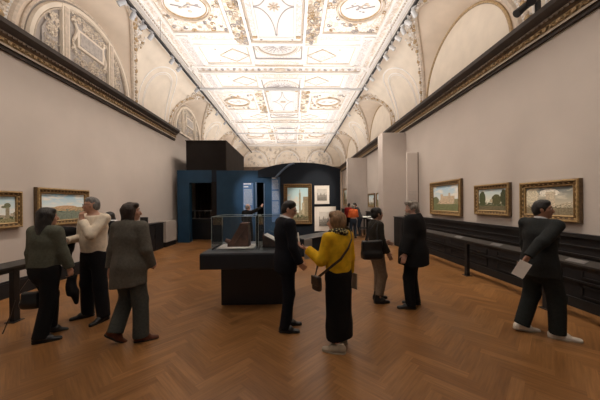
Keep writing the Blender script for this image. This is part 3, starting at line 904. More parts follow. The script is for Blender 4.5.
def spot_proto(mat):
    t = empty('track_spotlight'); t.scale = (.68, .68, .68)
    mb = MB(); mb.box(-.03, -.09, -.05, .03, .09, 0); mb.build('adapter', mat, t)
    mb = MB(); mb.tube([(0, 0, -.05), (0, 0, -.12)], .012, 6); mb.box(-.085, -.012, -.13, .085, .012, -.118)
    for s_ in (-1, 1): mb.box(s_*.085-.004, -.012, -.22, s_*.085+.004, .012, -.118)
    mb.build('yoke', mat, t)
    T = Matrix.Translation((0, 0, -.22)) @ Matrix.Rotation(math.radians(52), 4, 'Y')
    h = MB(); n = 12
    vs = []
    for z, r in ((.13, .045), (.10, .072), (-.10, .078), (-.13, .078), (-.125, .066), (-.06, .05)):
        for k in range(n): vs.append(T @ Vector((r*math.cos(2*PI*k/n), r*math.sin(2*PI*k/n), z)))
    fs = [(i*n+k, i*n+(k+1) % n, (i+1)*n+(k+1) % n, (i+1)*n+k) for i in range(5) for k in range(n)]
    fs.append(tuple(range(n))[::-1]); h.add(vs, fs); hd = h.build('lamp_housing', mat, t, smooth=False)
    g = MB(); g.add([T @ Vector((.05*math.cos(2*PI*k/n), .05*math.sin(2*PI*k/n), -.062)) for k in range(n)], [tuple(range(n))]); g.build('lens', M['lamp_face'], hd)
    return t
m, nt, b = nmat('lamp_face'); b.inputs['Emission Color'].default_value = (1, .86, .68, 1); b.inputs['Emission Strength'].default_value = 3.0; M['lamp_face'] = m
def py_to_Y(px, py, X):
    d = ray(px, py); return d.y*X/d.x
L_SPOTS = [(122, 5), (133, 4), (143, 29), (151, 36), (172, 62), (179, 68), (197, 88), (217, 116), (225, 125), (240, 142)]
R_SPOTS = [(414, 8), (408, 20), (403, 30), (398, 39), (392, 47), (386, 56), (379, 67), (372, 76), (366, 86), (357, 99), (349, 112), (338, 131)]
protoL = spot_proto('lamp_grey'); protoR = spot_proto('lamp_white')
def place_spots(lst, X, proto, side, flip):
    words = ['nearest', 'second', 'third', 'fourth', 'fifth', 'sixth', 'seventh', 'eighth', 'ninth', 'tenth', 'eleventh', 'twelfth']
    for k, (px, py) in enumerate(lst):
        o = proto if k == 0 else copy_tree(proto)
        o.location = (X, py_to_Y(px, py, X), ZT-.03); o.rotation_euler.z = (PI if flip else 0)+random.Random(k).uniform(-.7, .7)
        tag(o, '%s spotlight on the %s ceiling track counted from the front' % (words[k], side), 'spotlight', 'spotlights on the %s ceiling track' % side)
place_spots(L_SPOTS, XTL, protoL, 'left', False)
place_spots(R_SPOTS, XTR, protoR, 'right', True)
# dark projector bracket on the right cornice
p = py_to_Y(538, 22, 4.36)
t = tag(empty('spotlight_bracket', (4.36, p, ZC1)), 'black bracket with twin spotlights on top of the right cornice', 'spotlight')
mb = MB(); mb.box(-.10, -.22, .20, .02, .22, .225); mb.build('bar', 'black_metal', t)
mb = MB(); mb.box(-.03, -.03, 0, .03, .03, .20); mb.build('stem', 'black_metal', t)
for s_ in (-1, 1):
    mb = MB(); mb.tube([(-.10, s_*.11, .19), (-.26, s_*.15, .05)], [.06, .075], 12); mb.build('lamp_housing', 'black_metal', t)

# ================================================================== paintings
def picture_mat(name, seed, sky1, sky2, horizon, land, build, bl, dark=(0.05, 0.06, 0.03), cloud=(0.8, 0.78, 0.72), trees=0.0, tower=0.0, extra=()):
    m, nt, b = nmat(name)
    uv = nt.nodes.new('ShaderNodeUVMap'); uv.uv_map = 'pic'
    sp = nt.nodes.new('ShaderNodeSeparateXYZ'); lk(nt, uv.outputs[0], sp.inputs[0]); u, v = sp.outputs[0], sp.outputs[1]
    skyr = ramp(nt, v, [(horizon, sky2), (1.0, sky1)])
    mp = nt.nodes.new('ShaderNodeMapping'); mp.inputs['Location'].default_value = (seed*3.1, seed*1.7, seed); mp.inputs['Scale'].default_value = (2.2, 4.0, 1)
    lk(nt, uv.outputs[0], mp.inputs[0])
    n1 = node(nt, 'ShaderNodeTexNoise', Scale=1.6, Detail=6.0); lk(nt, mp.outputs[0], n1.inputs['Vector'])
    cl = ramp(nt, n1.outputs['Fac'], [(.5, (0, 0, 0)), (.66, (1, 1, 1))])
    sky = mix(nt, cl.outputs[0], skyr.outputs[0], cloud)
    # stepped skyline of buildings
    us = mth(nt, 'MULTIPLY', u, 17.0); us = mth(nt, 'ADD', us, seed*5.3); fl = mth(nt, 'FLOOR', us)
    wn = nt.nodes.new('ShaderNodeTexWhiteNoise'); wn.noise_dimensions = '1D'; lk(nt, fl, wn.inputs['W'])
    hgt = mth(nt, 'MULTIPLY_ADD', wn.outputs['Value'], bl, horizon)
    isb = mth(nt, 'LESS_THAN', v, hgt)
    mp2 = nt.nodes.new('ShaderNodeMapping'); mp2.inputs['Scale'].default_value = (26, 20, 1); mp2.inputs['Location'].default_value = (seed, 0, 0)
    lk(nt, uv.outputs[0], mp2.inputs[0])
    n2 = node(nt, 'ShaderNodeTexNoise', Scale=1.0, Detail=3.0); lk(nt, mp2.outputs[0], n2.inputs['Vector'])
    bcol = ramp(nt, n2.outputs['Fac'], [(.35, tuple(c*.45 for c in build)), (.6, build)])
    c = mix(nt, isb, sky, bcol.outputs[0])
    # big tower
    if tower:
        for (tx, tw, th) in ((.5, .045, tower), (.57, .03, tower*.85), (.76, .04, tower*.75)):
            a = mth(nt, 'COMPARE', u, tx, tw); bb = mth(nt, 'LESS_THAN', v, th); c = mix(nt, mth(nt, 'MULTIPLY', a, bb), c, bcol.outputs[0])
    # trees
    n3 = node(nt, 'ShaderNodeTexNoise', Scale=5.0, Detail=5.0); lk(nt, mp.outputs[0], n3.inputs['Vector'])
    th = mth(nt, 'MULTIPLY_ADD', n3.outputs['Fac'], .9, horizon-.46+trees)
    ist = mth(nt, 'LESS_THAN', v, th)
    tcol = ramp(nt, n2.outputs['Fac'], [(.35, dark), (.65, tuple(min(1, x*2.6) for x in dark))])
    c = mix(nt, ist, c, tcol.outputs[0])
    # foreground
    n4 = node(nt, 'ShaderNodeTexNoise', Scale=3.0, Detail=4.0); lk(nt, mp.outputs[0], n4.inputs['Vector'])
    fg = mth(nt, 'MULTIPLY_ADD', n4.outputs['Fac'], .16, horizon-.20)
    isf = mth(nt, 'LESS_THAN', v, fg)
    fcol = ramp(nt, n2.outputs['Fac'], [(.35, tuple(x*.5 for x in land)), (.65, land)])
    c = mix(nt, isf, c, fcol.outputs[0])
    # small figures and boats
    vo = nt.nodes.new('ShaderNodeTexVoronoi'); vo.inputs['Scale'].default_value = 1.0
    mp3 = nt.nodes.new('ShaderNodeMapping'); mp3.inputs['Scale'].default_value = (22, 9, 1); lk(nt, uv.outputs[0], mp3.inputs[0]); lk(nt, mp3.outputs[0], vo.inputs['Vector'])
    d = mth(nt, 'LESS_THAN', vo.outputs['Distance'], .22); lowm = mth(nt, 'LESS_THAN', v, horizon-.08)
    c = mix(nt, mth(nt, 'MULTIPLY', d, lowm), c, (.05, .035, .03))
    for kind, cx, cy, rx, ry, colr in extra:
        if kind == 'e':
            wob = mth(nt, 'MULTIPLY_ADD', n4.outputs['Fac'], .9, -.45)
            dx = mth(nt, 'DIVIDE', mth(nt, 'SUBTRACT', u, cx), rx); dy = mth(nt, 'DIVIDE', mth(nt, 'SUBTRACT', v, cy), ry)
            q = mth(nt, 'ADD', mth(nt, 'ADD', mth(nt, 'MULTIPLY', dx, dx), mth(nt, 'MULTIPLY', dy, dy)), wob); msk = mth(nt, 'LESS_THAN', q, 1.0)
        else: msk = mth(nt, 'MULTIPLY', mth(nt, 'COMPARE', u, cx, rx), mth(nt, 'COMPARE', v, cy, ry))
        shade = ramp(nt, n2.outputs['Fac'], [(.35, tuple(x*.62 for x in colr)), (.62, colr)])
        c = mix(nt, msk, c, shade.outputs[0])
    lk(nt, c, b.inputs['Base Color']); b.inputs['Roughness'].default_value = .45
    b.inputs['Specular IOR Level'].default_value = .25
    return m
M['frame_gold'] = plain('gilt_frame', (0.25, 0.155, 0.062), 0.42, 0.35, 25, metallic=.35, bump=.5, bscale=60)
M['frame_gold_light'] = plain('gilt_frame_light', (0.38, 0.26, 0.12), 0.4, 0.25, 25, metallic=.3, bump=.3, bscale=60)
M['frame_dark'] = plain('dark_gilt_frame', (0.11, 0.065, 0.028), 0.45, 0.35, 20, bump=.3)
def painting(name, center, w, h, fw, depth, mat, facing, label, frame=('frame_gold', 'frame_gold_light', 'frame_dark'), cat='painting', mount=None):
    """facing: rotation about z of the picture whose front looks to local -y"""
    t = tag(empty(name, center, facing), label, cat)
    mb = MB()
    prof = [(0, 0), (0, -depth*.8), (fw*.12, -depth), (fw*.28, -depth), (fw*.40, -depth*.62), (fw*.66, -depth*.5), (fw*.80, -depth*.72), (fw*.92, -depth*.6), (fw, -depth*.2), (fw, 0)]
    mi = [2, 0, 1, 0, 2, 0, 1, 0, 2, 2]
    corners = [(-1, -1), (1, -1), (1, 1), (-1, 1)]
    vs = []
    for cx, cz in corners:
        for a, b in prof: vs.append((cx*(w/2-a), b, cz*(h/2-a)))
    n = len(prof)
    for k in range(4):
        k2 = (k+1) % 4
        for i in range(n):
            j = (i+1) % n
            mb.add([vs[k*n+i], vs[k2*n+i], vs[k2*n+j], vs[k*n+j]], [(0, 1, 2, 3)], mi[i])
    if fw > .08:      # carved leaves along the frame
        for a in range(int(w/.09)):
            for s_ in (-1, 1): mb.ball((-w/2+.05+a*.09, -depth*.62, s_*(h/2-fw*.53)), fw*.13, 5, 1, (1.5, .5, 1))
        for a in range(int(h/.09)):
            for s_ in (-1, 1): mb.ball((s_*(w/2-fw*.53), -depth*.62, -h/2+.05+a*.09), fw*.13, 5, 1, (1, .5, 1.5))
    mb.build('frame', list(frame), t)
    def quad(nm, ww, hh, y, mt):
        me = bpy.data.meshes.new(nm)
        me.from_pydata([(-ww, y, -hh), (ww, y, -hh), (ww, y, hh), (-ww, y, hh), (-ww, y+.012, -hh), (ww, y+.012, -hh), (ww, y+.012, hh), (-ww, y+.012, hh)], [],
                       [(0, 1, 2, 3), (5, 4, 7, 6), (4, 5, 1, 0), (3, 2, 6, 7), (4, 0, 3, 7), (1, 5, 6, 2)])
        uv = me.uv_layers.new(name='pic'); co = [(0, 0), (1, 0), (1, 1), (0, 1)]+[(0, 0)]*20
        uv.data.foreach_set('uv', [c for p in co for c in p]); me.materials.append(mt)
        o = bpy.data.objects.new(nm, me); C.objects.link(o); o.parent = t; return o
    if mount:
        quad('mount', w/2-fw+.005, h/2-fw+.005, -.016, M['paper']); quad('canvas', w/2*mount, h/2*mount, -.030, mat)
    else: quad('canvas', w/2-fw+.005, h/2-fw+.005, -depth*.15-.012, mat)
    return t
SK1, SK2 = (0.36, 0.56, 0.70), (0.78, 0.80, 0.74)
st = (.70, .55, .38)
P1 = picture_mat('palace_view', 1, SK1, SK2, .32, (.30, .26, .14), st, .16, trees=-.08, extra=(('r', .55, .42, .22, .16, st), ('r', .36, .46, .05, .20, st), ('r', .80, .46, .05, .12, st), ('r', .66, .52, .035, .18, (.62, .5, .36)), ('r', .92, .34, .08, .12, (.34, .32, .18)), ('e', .10, .40, .14, .16, (.20, .22, .12)), ('r', .5, .13, .5, .13, (.22, .24, .12))))
P2 = picture_mat('garden_view', 2, (.46, .60, .66), (.80, .76, .58), .28, (.26, .20, .11), (.40, .38, .28), .10, trees=.06, extra=(('e', .14, .56, .13, .34, (.09, .11, .05)), ('e', .66, .50, .17, .24, (.13, .13, .06)), ('e', .92, .60, .12, .36, (.08, .09, .045)), ('r', .48, .44, .05, .08, (.60, .50, .34)), ('r', .5, .10, .5, .11, (.20, .17, .10))))
P3 = picture_mat('temple_view', 3, (.17, .20, .21), (.62, .56, .42), .34, (.34, .28, .19), (.66, .58, .42), .16, dark=(.07, .07, .05), cloud=(.80, .74, .60), trees=-.10, extra=(('e', .14, .70, .16, .28, (.78, .70, .52)), ('e', .52, .80, .20, .14, (.95, .90, .78)), ('r', .55, .55, .10, .28, (.72, .62, .46)), ('r', .5, .12, .5, .13, (.30, .25, .16))))
P4 = picture_mat('lagoon_view', 4, (.30, .54, .70), (.80, .84, .80), .40, (.20, .28, .24), (.62, .42, .24), .10, dark=(.07, .12, .10), trees=-.08, extra=(('r', .5, .44, .5, .045, (.55, .42, .24)), ('e', .55, .48, .26, .07, (.66, .44, .26)), ('r', .5, .14, .5, .16, (.24, .28, .22))))
P5 = picture_mat('port_view', 5, (.42, .60, .68), (.78, .80, .76), .26, (.36, .33, .18), (.55, .47, .36), .16, trees=-.04, extra=(('r', .86, .42, .035, .26, (.34, .30, .2)), ('e', .86, .66, .06, .09, (.20, .21, .12)), ('e', .80, .60, .05, .05, (.20, .21, .12)), ('r', .25, .34, .06, .22, (.70, .66, .58))))
P6 = picture_mat('city_view', 6, (.50, .76, .84), (.80, .90, .88), .22, (.24, .20, .12), (.50, .44, .30), .12, trees=-.05, extra=(('r', .60, .48, .045, .36, (.46, .44, .32)), ('r', .60, .86, .015, .08, (.40, .38, .28)), ('r', .88, .42, .12, .30, (.40, .34, .22)), ('r', .76, .36, .06, .18, (.66, .58, .40)), ('r', .25, .22, .2, .12, (.42, .40, .28))))
PR = picture_mat('engraving', 7, (.66, .64, .60), (.72, .70, .66), .4, (.34, .32, .29), (.38, .36, .33), .3, dark=(.2, .19, .17), cloud=(.62, .59, .54))
RR, LL, FF = -PI/2, PI/2, 0.0      # right wall looks to -x; left wall looks to +x; partition looks to -y
# local front is -y. right wall front must be -x: rotate by -90 deg ; left wall +x: rotate by +90 deg
painting('painting', (XR-.005, 7.92, 1.83), 1.62, 1.04, .15, .09, P1, RR, 'gilt framed palace view, leftmost of the three on the right wall')
painting('painting', (XR-.005, 6.04, 1.76), 1.08, .72, .12, .08, P2, RR, 'gilt framed view with dark trees, middle of the three on the right wall')
painting('painting', (XR-.005, 4.68, 1.72), 1.12, .72, .12, .08, P3, RR, 'gilt framed stormy temple view behind the walking man')
painting('painting', (XL+.005, 6.40, 1.68), 1.42, .84, .13, .09, P4, LL, 'gilt framed lagoon landscape on the left wall behind the man in white')
painting('painting', (XL+.005, 4.80, 1.645), 1.20, .70, .11, .08, P5, LL, 'gilt framed port view at the left edge of the left wall')
painting('painting', (XR-.005, 14.05, 1.84), .95, .80, .10, .06, P1, RR, 'small framed picture on the far right wall, right one of a pair')
painting('painting', (XR-.005, 15.5, 1.84), 1.25, .80, .10, .06, P5, RR, 'small framed picture on the far right wall, left one of a pair')
painting('painting', (XR-.005, 22.6, 2.2), 2.7, 1.5, .16, .08, P2, RR, 'large framed picture at the far end of the right wall')
YF = YP-.062
a = aty(283.5, 184, YF); b = aty(312, 224, YF)
painting('painting', ((a.x+b.x)/2, YF-.003, (a.z+b.z)/2), b.x-a.x, a.z-b.z, .17, .10, P6, FF, 'upright framed city view on the navy wall', frame=('frame_dark', 'frame_gold', 'frame_dark'))
for (x0, y0, x1, y1, lab, mo) in ((313.8, 185, 330, 204.5, 'upper small framed print with wide white mount on the navy wall', .6), (313.8, 206, 336.5, 231.5, 'lower larger framed print with wide white mount on the navy wall', .55)):
    a = aty(x0, y0, YF); b = aty(x1, y1, YF)
    painting('framed_print', ((a.x+b.x)/2, YF-.003, (a.z+b.z)/2), b.x-a.x, a.z-b.z, .03, .035, PR, FF, lab, frame=('black_wood', 'black_wood', 'black_wood'), cat='print', mount=mo)
# ================================================================== people: smooth implicit bodies, meshed with surface nets
def v3(*a): return np.array(a, dtype=np.float64)
def nrm(a): return a/(np.linalg.norm(a)+1e-12)
class Shape:
    """a list of rounded primitives blended with a smooth minimum"""
    def __init__(s): s.p = []; s.cuts = []
    def cone(s, a, b, ra, rb, k=.02, op='u', flat=None):
        """round cone from a to b; flat = (axis, scale): squash the section along an axis"""
        s.p.append(('c', np.array(a, float), np.array(b, float), ra, rb, k, op, flat)); return s
    def ell(s, c, r, R=None, k=.02, op='u'):
        s.p.append(('e', np.array(c, float), np.array(r, float), (np.eye(3) if R is None else R), 0, k, op, None)); return s
    def box(s, c, h, R=None, rad=.005, k=.01, op='u'):
        s.p.append(('b', np.array(c, float), np.array(h, float), (np.eye(3) if R is None else R), rad, k, op, None)); return s
    def cut(s, p, n): s.cuts.append((np.array(p, float), nrm(np.array(n, float)))); return s      # removes the side n points to
    def bounds(s):
        lo = np.full(3, 9.); hi = np.full(3, -9.)
        for q in s.p:
            if q[6] != 'u': continue
            if q[0] == 'c':
                r = max(q[3], q[4]); f = 1
                lo = np.minimum(lo, np.minimum(q[1], q[2])-r); hi = np.maximum(hi, np.maximum(q[1], q[2])+r)
            else:
                r = np.max(q[2])*(1.75 if q[0] == 'b' else 1)
                lo = np.minimum(lo, q[1]-r); hi = np.maximum(hi, q[1]+r)
        return lo, hi
def eval_prim(q, X, Y, Z):
    if q[0] == 'c':
        a, b, ra, rb, flat = q[1], q[2], q[3], q[4], q[7]
        P = [X-a[0], Y-a[1], Z-a[2]]; ba = b-a
        if flat is not None:
            ax, sc = nrm(np.array(flat[0], float)), flat[1]
            d = P[0]*ax[0]+P[1]*ax[1]+P[2]*ax[2]; e = (1/sc-1)
            P = [P[i]+d*ax[i]*e for i in range(3)]; ba = ba+ax*np.dot(ba, ax)*e
        L = np.dot(ba, ba)+1e-12
        t = np.clip((P[0]*ba[0]+P[1]*ba[1]+P[2]*ba[2])/L, 0, 1)
        d = np.sqrt((P[0]-t*ba[0])**2+(P[1]-t*ba[1])**2+(P[2]-t*ba[2])**2)-(ra+(rb-ra)*t)
        if flat is not None: d = d*(0.5+0.5*flat[1])
        return d
    c, r, R = q[1], q[2], q[3]
    P = [X-c[0], Y-c[1], Z-c[2]]
    Q = [P[0]*R[0, i]+P[1]*R[1, i]+P[2]*R[2, i] for i in range(3)]
    if q[0] == 'e':
        k0 = np.sqrt((Q[0]/r[0])**2+(Q[1]/r[1])**2+(Q[2]/r[2])**2)
        k1 = np.sqrt((Q[0]/r[0]**2)**2+(Q[1]/r[1]**2)**2+(Q[2]/r[2]**2)**2)+1e-9
        return k0*(k0-1)/k1
    rad = q[4]; D = [np.abs(Q[i])-r[i]+rad for i in range(3)]
    return np.sqrt(np.maximum(D[0], 0)**2+np.maximum(D[1], 0)**2+np.maximum(D[2], 0)**2)+np.minimum(np.maximum(np.maximum(D[0], D[1]), D[2]), 0)-rad
def smin(a, b, k):
    h = np.maximum(k-np.abs(a-b), 0)/k
    return np.minimum(a, b)-h*h*k*.25
def smax(a, b, k): return -smin(-a, -b, k)
def field(shapes, res, fold=0.0, ffreq=16.0, seed=0.0, kk=.012):
    lo = np.min([s.bounds()[0] for s in shapes], 0)-2.5*res-.01; hi = np.max([s.bounds()[1] for s in shapes], 0)+2.5*res+.01
    n = np.ceil((hi-lo)/res).astype(int)+1
    ax = [lo[i]+res*np.arange(n[i]) for i in range(3)]
    total = np.full(n, .5, dtype=np.float32)
    for s in shapes:
        D = np.full(n, .5, dtype=np.float32)
        for q in s.p:
            k = q[5]
            if q[0] == 'c':
                r = max(q[3], q[4]); l = np.minimum(q[1], q[2])-r; h = np.maximum(q[1], q[2])+r
            else:
                r = np.max(q[2])*(1.75 if q[0] == 'b' else 1); l = q[1]-r; h = q[1]+r
            m = k+3*res+.015
            i0 = np.clip(np.floor((l-m-lo)/res).astype(int), 0, n-1); i1 = np.clip(np.ceil((h+m-lo)/res).astype(int)+1, 1, n)
            if np.any(i1 <= i0): continue
            sl = tuple(slice(i0[i], i1[i]) for i in range(3))
            X = ax[0][sl[0]][:, None, None]; Y = ax[1][sl[1]][None, :, None]; Z = ax[2][sl[2]][None, None, :]
            d = eval_prim(q, X, Y, Z)
            D[sl] = smin(D[sl], d, k) if q[6] == 'u' else smax(D[sl], -d, k)
        X = ax[0][:, None, None]; Y = ax[1][None, :, None]; Z = ax[2][None, None, :]
        for p, nn in s.cuts:
            D = np.maximum(D, (X-p[0])*nn[0]+(Y-p[1])*nn[1]+(Z-p[2])*nn[2])
        total = smin(total, D, kk)
    if fold:
        f = ffreq
        w = np.sin(f*(X*1.1+Y*.9)+2.2*np.sin(f*.35*Z+seed)+seed)*.5+np.sin(f*.8*(Y-X*.7)+1.7*np.sin(f*.5*Z-seed)+f*.35*Z+2*seed)*.5+.5*np.sin(f*.9*Z+1.5*np.sin(f*.6*X+seed)+1.5*np.sin(f*.6*Y))
        total = total+fold*w.astype(np.float32)
    return total.astype(np.float32), lo
def surface_net(D, lo, res):
    ins = D < 0
    # active cells
    c = ins[:-1, :-1, :-1].astype(np.int8)
    s = c.copy()
    for dx, dy, dz in ((1,0,0),(0,1,0),(0,0,1),(1,1,0),(1,0,1),(0,1,1),(1,1,1)):
        s = s+ins[dx:D.shape[0]-1+dx, dy:D.shape[1]-1+dy, dz:D.shape[2]-1+dz]
    act = (s > 0) & (s < 8)
    idx = np.argwhere(act); N = len(idx)
    ids = np.full(act.shape, -1, dtype=np.int64); ids[act] = np.arange(N)
    acc = np.zeros((N, 3)); cnt = np.zeros(N)
    i, j, k = idx[:, 0], idx[:, 1], idx[:, 2]
    corners = [(a, b, cc) for a in (0, 1) for b in (0, 1) for cc in (0, 1)]
    for p in corners:
        for axis in range(3):
            if p[axis]: continue
            q = list(p); q[axis] = 1
            d0 = D[i+p[0], j+p[1], k+p[2]]; d1 = D[i+q[0], j+q[1], k+q[2]]
            m = (d0 < 0) != (d1 < 0)
            t = np.where(m, d0/(d0-d1+1e-12), 0)
            pos = np.tile(np.array(p, float), (N, 1)); pos[:, axis] += t
            acc += np.where(m[:, None], pos, 0); cnt += m
    V = lo+res*(idx+acc/np.maximum(cnt, 1)[:, None])
    faces = []
    for axis in range(3):
        sl0 = [slice(None)]*3; sl1 = [slice(None)]*3; sl0[axis] = slice(0, -1); sl1[axis] = slice(1, None)
        a, b = ins[tuple(sl0)], ins[tuple(sl1)]
        e = np.argwhere(a != b)
        u, w = [(1, 2), (2, 0), (0, 1)][axis]
        ok = (e[:, u] > 0) & (e[:, w] > 0) & (e[:, u] < D.shape[u]-1) & (e[:, w] < D.shape[w]-1); e = e[ok]
        if not len(e): continue
        flip = a[e[:, 0], e[:, 1], e[:, 2]]
        def g(du, dw):
            q = e.copy(); q[:, u] += du; q[:, w] += dw; return ids[q[:, 0], q[:, 1], q[:, 2]]
        f = np.stack([g(-1, -1), g(0, -1), g(0, 0), g(-1, 0)], 1)
        f[~flip] = f[~flip][:, ::-1]
        faces.append(f)
    Fc = np.concatenate(faces) if faces else np.zeros((0, 4), int)
    Fc = Fc[(Fc >= 0).all(1)]
    return V, Fc
def sdf_mesh(name, shapes, res, mat, parent=None, fold=0.0, ffreq=16.0, seed=0.0, kk=.012, relax=1, keep_big=False):
    D, lo = field(shapes if isinstance(shapes, list) else [shapes], res, fold, ffreq, seed, kk)
    V, Fc = surface_net(D, lo, res)
    # drop crumbs: keep connected pieces with enough vertices
    par = np.arange(len(V))
    E = np.concatenate([Fc[:, [0, 1]], Fc[:, [1, 2]], Fc[:, [2, 3]]])
    for _ in range(400):
        m = np.minimum(par[E[:, 0]], par[E[:, 1]])
        old = par.copy(); np.minimum.at(par, E[:, 0], m); np.minimum.at(par, E[:, 1], m); par = par[par]
        if (par == old).all(): break
    r, c = np.unique(par, return_counts=True); big = r[c >= (c.max() if keep_big else min(60, c.max()))]
    km = np.isin(par, big); new = np.cumsum(km)-1; Fc = Fc[km[Fc[:, 0]]]; Fc = new[Fc]; V = V[km]
    for _ in range(relax):       # light smoothing
        A = np.zeros_like(V); n = np.zeros(len(V))
        for a, b in ((0, 1), (1, 2), (2, 3), (3, 0)):
            np.add.at(A, Fc[:, a], V[Fc[:, b]]); np.add.at(A, Fc[:, b], V[Fc[:, a]]); np.add.at(n, Fc[:, a], 1); np.add.at(n, Fc[:, b], 1)
        V = V*.5+A/np.maximum(n, 1)[:, None]*.5
    me = bpy.data.meshes.new(name)
    me.vertices.add(len(V)); me.vertices.foreach_set('co', V.astype(np.float32).ravel())
    me.loops.add(len(Fc)*4); me.loops.foreach_set('vertex_index', Fc.astype(np.int32).ravel())
    me.polygons.add(len(Fc)); me.polygons.foreach_set('loop_start', np.arange(0, len(Fc)*4, 4, dtype=np.int32))
    me.update(calc_edges=True); me.polygons.foreach_set('use_smooth', np.ones(len(Fc), dtype=bool))
    me.materials.append(M[mat] if isinstance(mat, str) else mat)
    me.validate()
    o = bpy.data.objects.new(name, me); C.objects.link(o)
    if parent is not None: o.parent = parent
    return o

def ik(a, c, l1, l2, pole):
    d = c-a; L = np.linalg.norm(d)
    if L > (l1+l2)*.999: c = a+d/L*(l1+l2)*.999; d = c-a; L = np.linalg.norm(d)
    x = (l1*l1-l2*l2+L*L)/(2*L); h = math.sqrt(max(0, l1*l1-x*x)); u = d/L
    p = np.array(pole, float); p = nrm(p-u*np.dot(p, u))
    return a+u*x+p*h, c
def rotm(axis, ang):
    return np.array(Matrix.Rotation(ang, 3, axis))

class Person:
    def __init__(s, pos, heading, H, female=False, skin='skin', res=.007, bulk=1.0, **po):
        s.H = H; k = H/1.75; s.k = k; s.res = res; s.female = female; s.bulk = bulk; s.pos = pos; s.heading = math.radians(heading)
        s.po = po; g = po.get
        sw = (.165 if female else .185)*k
        lean = g('lean', (0, 0)); sy = math.radians(g('shoulder_yaw', 0))
        hip_drop = g('hip_drop', 0.0)
        s.hipc = v3(g('hip', (0, 0))[0], g('hip', (0, 0))[1], .93*k-hip_drop)
        s.waist = s.hipc+v3(lean[0]*.25, lean[1]*.25, .15*k)
        s.chest = s.hipc+v3(lean[0]*.65, lean[1]*.65, .36*k)
        s.neck = s.hipc+v3(lean[0], lean[1], .53*k)
        s.Rt = rotm('Z', sy); X = s.Rt[:, 0]; s.Xs = X; s.Ys = s.Rt[:, 1]
        shc = s.hipc+v3(lean[0]*.92, lean[1]*.92, .485*k)
        s.shL = shc-X*sw; s.shR = shc+X*sw
        s.hipL = s.hipc+v3(-.09*k, 0, -.02); s.hipR = s.hipc+v3(.09*k, 0, -.02)
        # legs
        s.ankL = s.foot_ankle(g('fl', (-.11, 0, 0, 8, 0))); s.ankR = s.foot_ankle(g('fr', (.11, 0, 0, -8, 0)))
        s.kneL, s.ankL = ik(s.hipL, s.ankL, .417*k, .415*k, g('kl', (-.1, 1, 0))); s.kneR, s.ankR = ik(s.hipR, s.ankR, .417*k, .415*k, g('kr', (.1, 1, 0)))
        # arms
        s.elL, s.wrL = ik(s.shL, np.array(g('hl', (-.27, .02, .84)), float), .285*k, .25*k, g('el', (-.3, -1, 0)))
        s.elR, s.wrR = ik(s.shR, np.array(g('hr', (.27, .02, .84)), float), .285*k, .25*k, g('er', (.3, -1, 0)))
        # head
        hy, hp = math.radians(g('head_yaw', 0)), math.radians(g('head_pitch', 0))
        s.Rh = rotm('Z', hy) @ rotm('X', hp)
        s.hk = k**.5*.985
        s.headc = s.neck+v3(0, .012, .035)+s.Rh @ v3(0, .018, .118*s.hk)
        s.body_shape()
        s.obj = sdf_mesh('person', s.B, res, skin, None, keep_big=True)
        s.obj.location = (pos[0], pos[1], 0); s.obj.rotation_euler.z = s.heading-PI/2
        s.skin = skin
        s.face()
    def world(s, p):
        a = s.heading-PI/2; c, sn = math.cos(a), math.sin(a)
        return (s.pos[0]+c*p[0]-sn*p[1], s.pos[1]+sn*p[0]+c*p[1], p[2])
    def foot_ankle(s, f):
        x, y, lift, yaw, pitch = f
        k = s.k; R = rotm('Z', math.radians(yaw)) @ rotm('X', math.radians(-pitch))
        # ball of the foot is the pivot; (x, y) is under the ankle when flat
        ball = v3(x, y, 0)+rotm('Z', math.radians(yaw)) @ v3(0, .13*k, .03+lift)
        a = ball+R @ v3(0, -.13*k, .055)
        return a
    def foot_frame(s, f, ank):
        yaw, pitch = f[3], f[4]
        return rotm('Z', math.radians(yaw)) @ rotm('X', math.radians(-pitch))
    def hand(s, B, el, wr, side, kind):
        """side -1 left, +1 right; kind: dict(dir, normal, curl, thumb)"""
        k = s.k*.97; d = nrm(np.array(kind.get('dir', wr-el), float)); d = nrm(d)
        n = np.array(kind.get('normal', (-side, 0, 0)), float); n = nrm(n-d*np.dot(n, d)); t = np.cross(d, n)   # t: towards the thumb or the little finger
        if kind.get('thumb_dir') is not None:
            if np.dot(t, np.array(kind['thumb_dir'], float)) < 0: t = -t
        else:
            if t[1] < 0: t = -t
        R = np.stack([t, n, d], 1)
        B.cone(el+(wr-el)*.8, wr, .029*k, .025*k, k=.015)
        B.box(wr+d*.048*k, (.040*k, .014*k, .046*k), R, rad=.013, k=.015)
        curl = kind.get('curl', .35)
        for i, (off, L) in enumerate(((.030, .072), (.010, .080), (-.010, .075), (-.029, .060))):
            p = wr+d*.088*k+t*off*k; L *= k; a = curl*(.55+.08*i) if not kind.get('point') or i > 0 else .1
            if kind.get('point') and i > 0: a = 1.1
            r = .0088*k
            prev = p
            for j, (f, m) in enumerate(((.42, 1), (.32, 2), (.26, 2.8))):
                aa = a*m; nx = prev+(d*math.cos(aa)+n*math.sin(aa))*L*f
                B.cone(prev, nx, r, r*.9, k=.006 if j else .010); prev = nx; r *= .9
        tb = wr+d*.025*k+t*.03*k+n*.006
        t1 = tb+nrm(t*.8+d*.7+n*.35)*.040*k; t2 = t1+nrm(t*.25+d*.9+n*(.3+curl*.6))*.032*k
        B.cone(tb, t1, .0125*k, .0105*k, k=.012); B.cone(t1, t2, .0105*k, .009*k, k=.006)
        return R
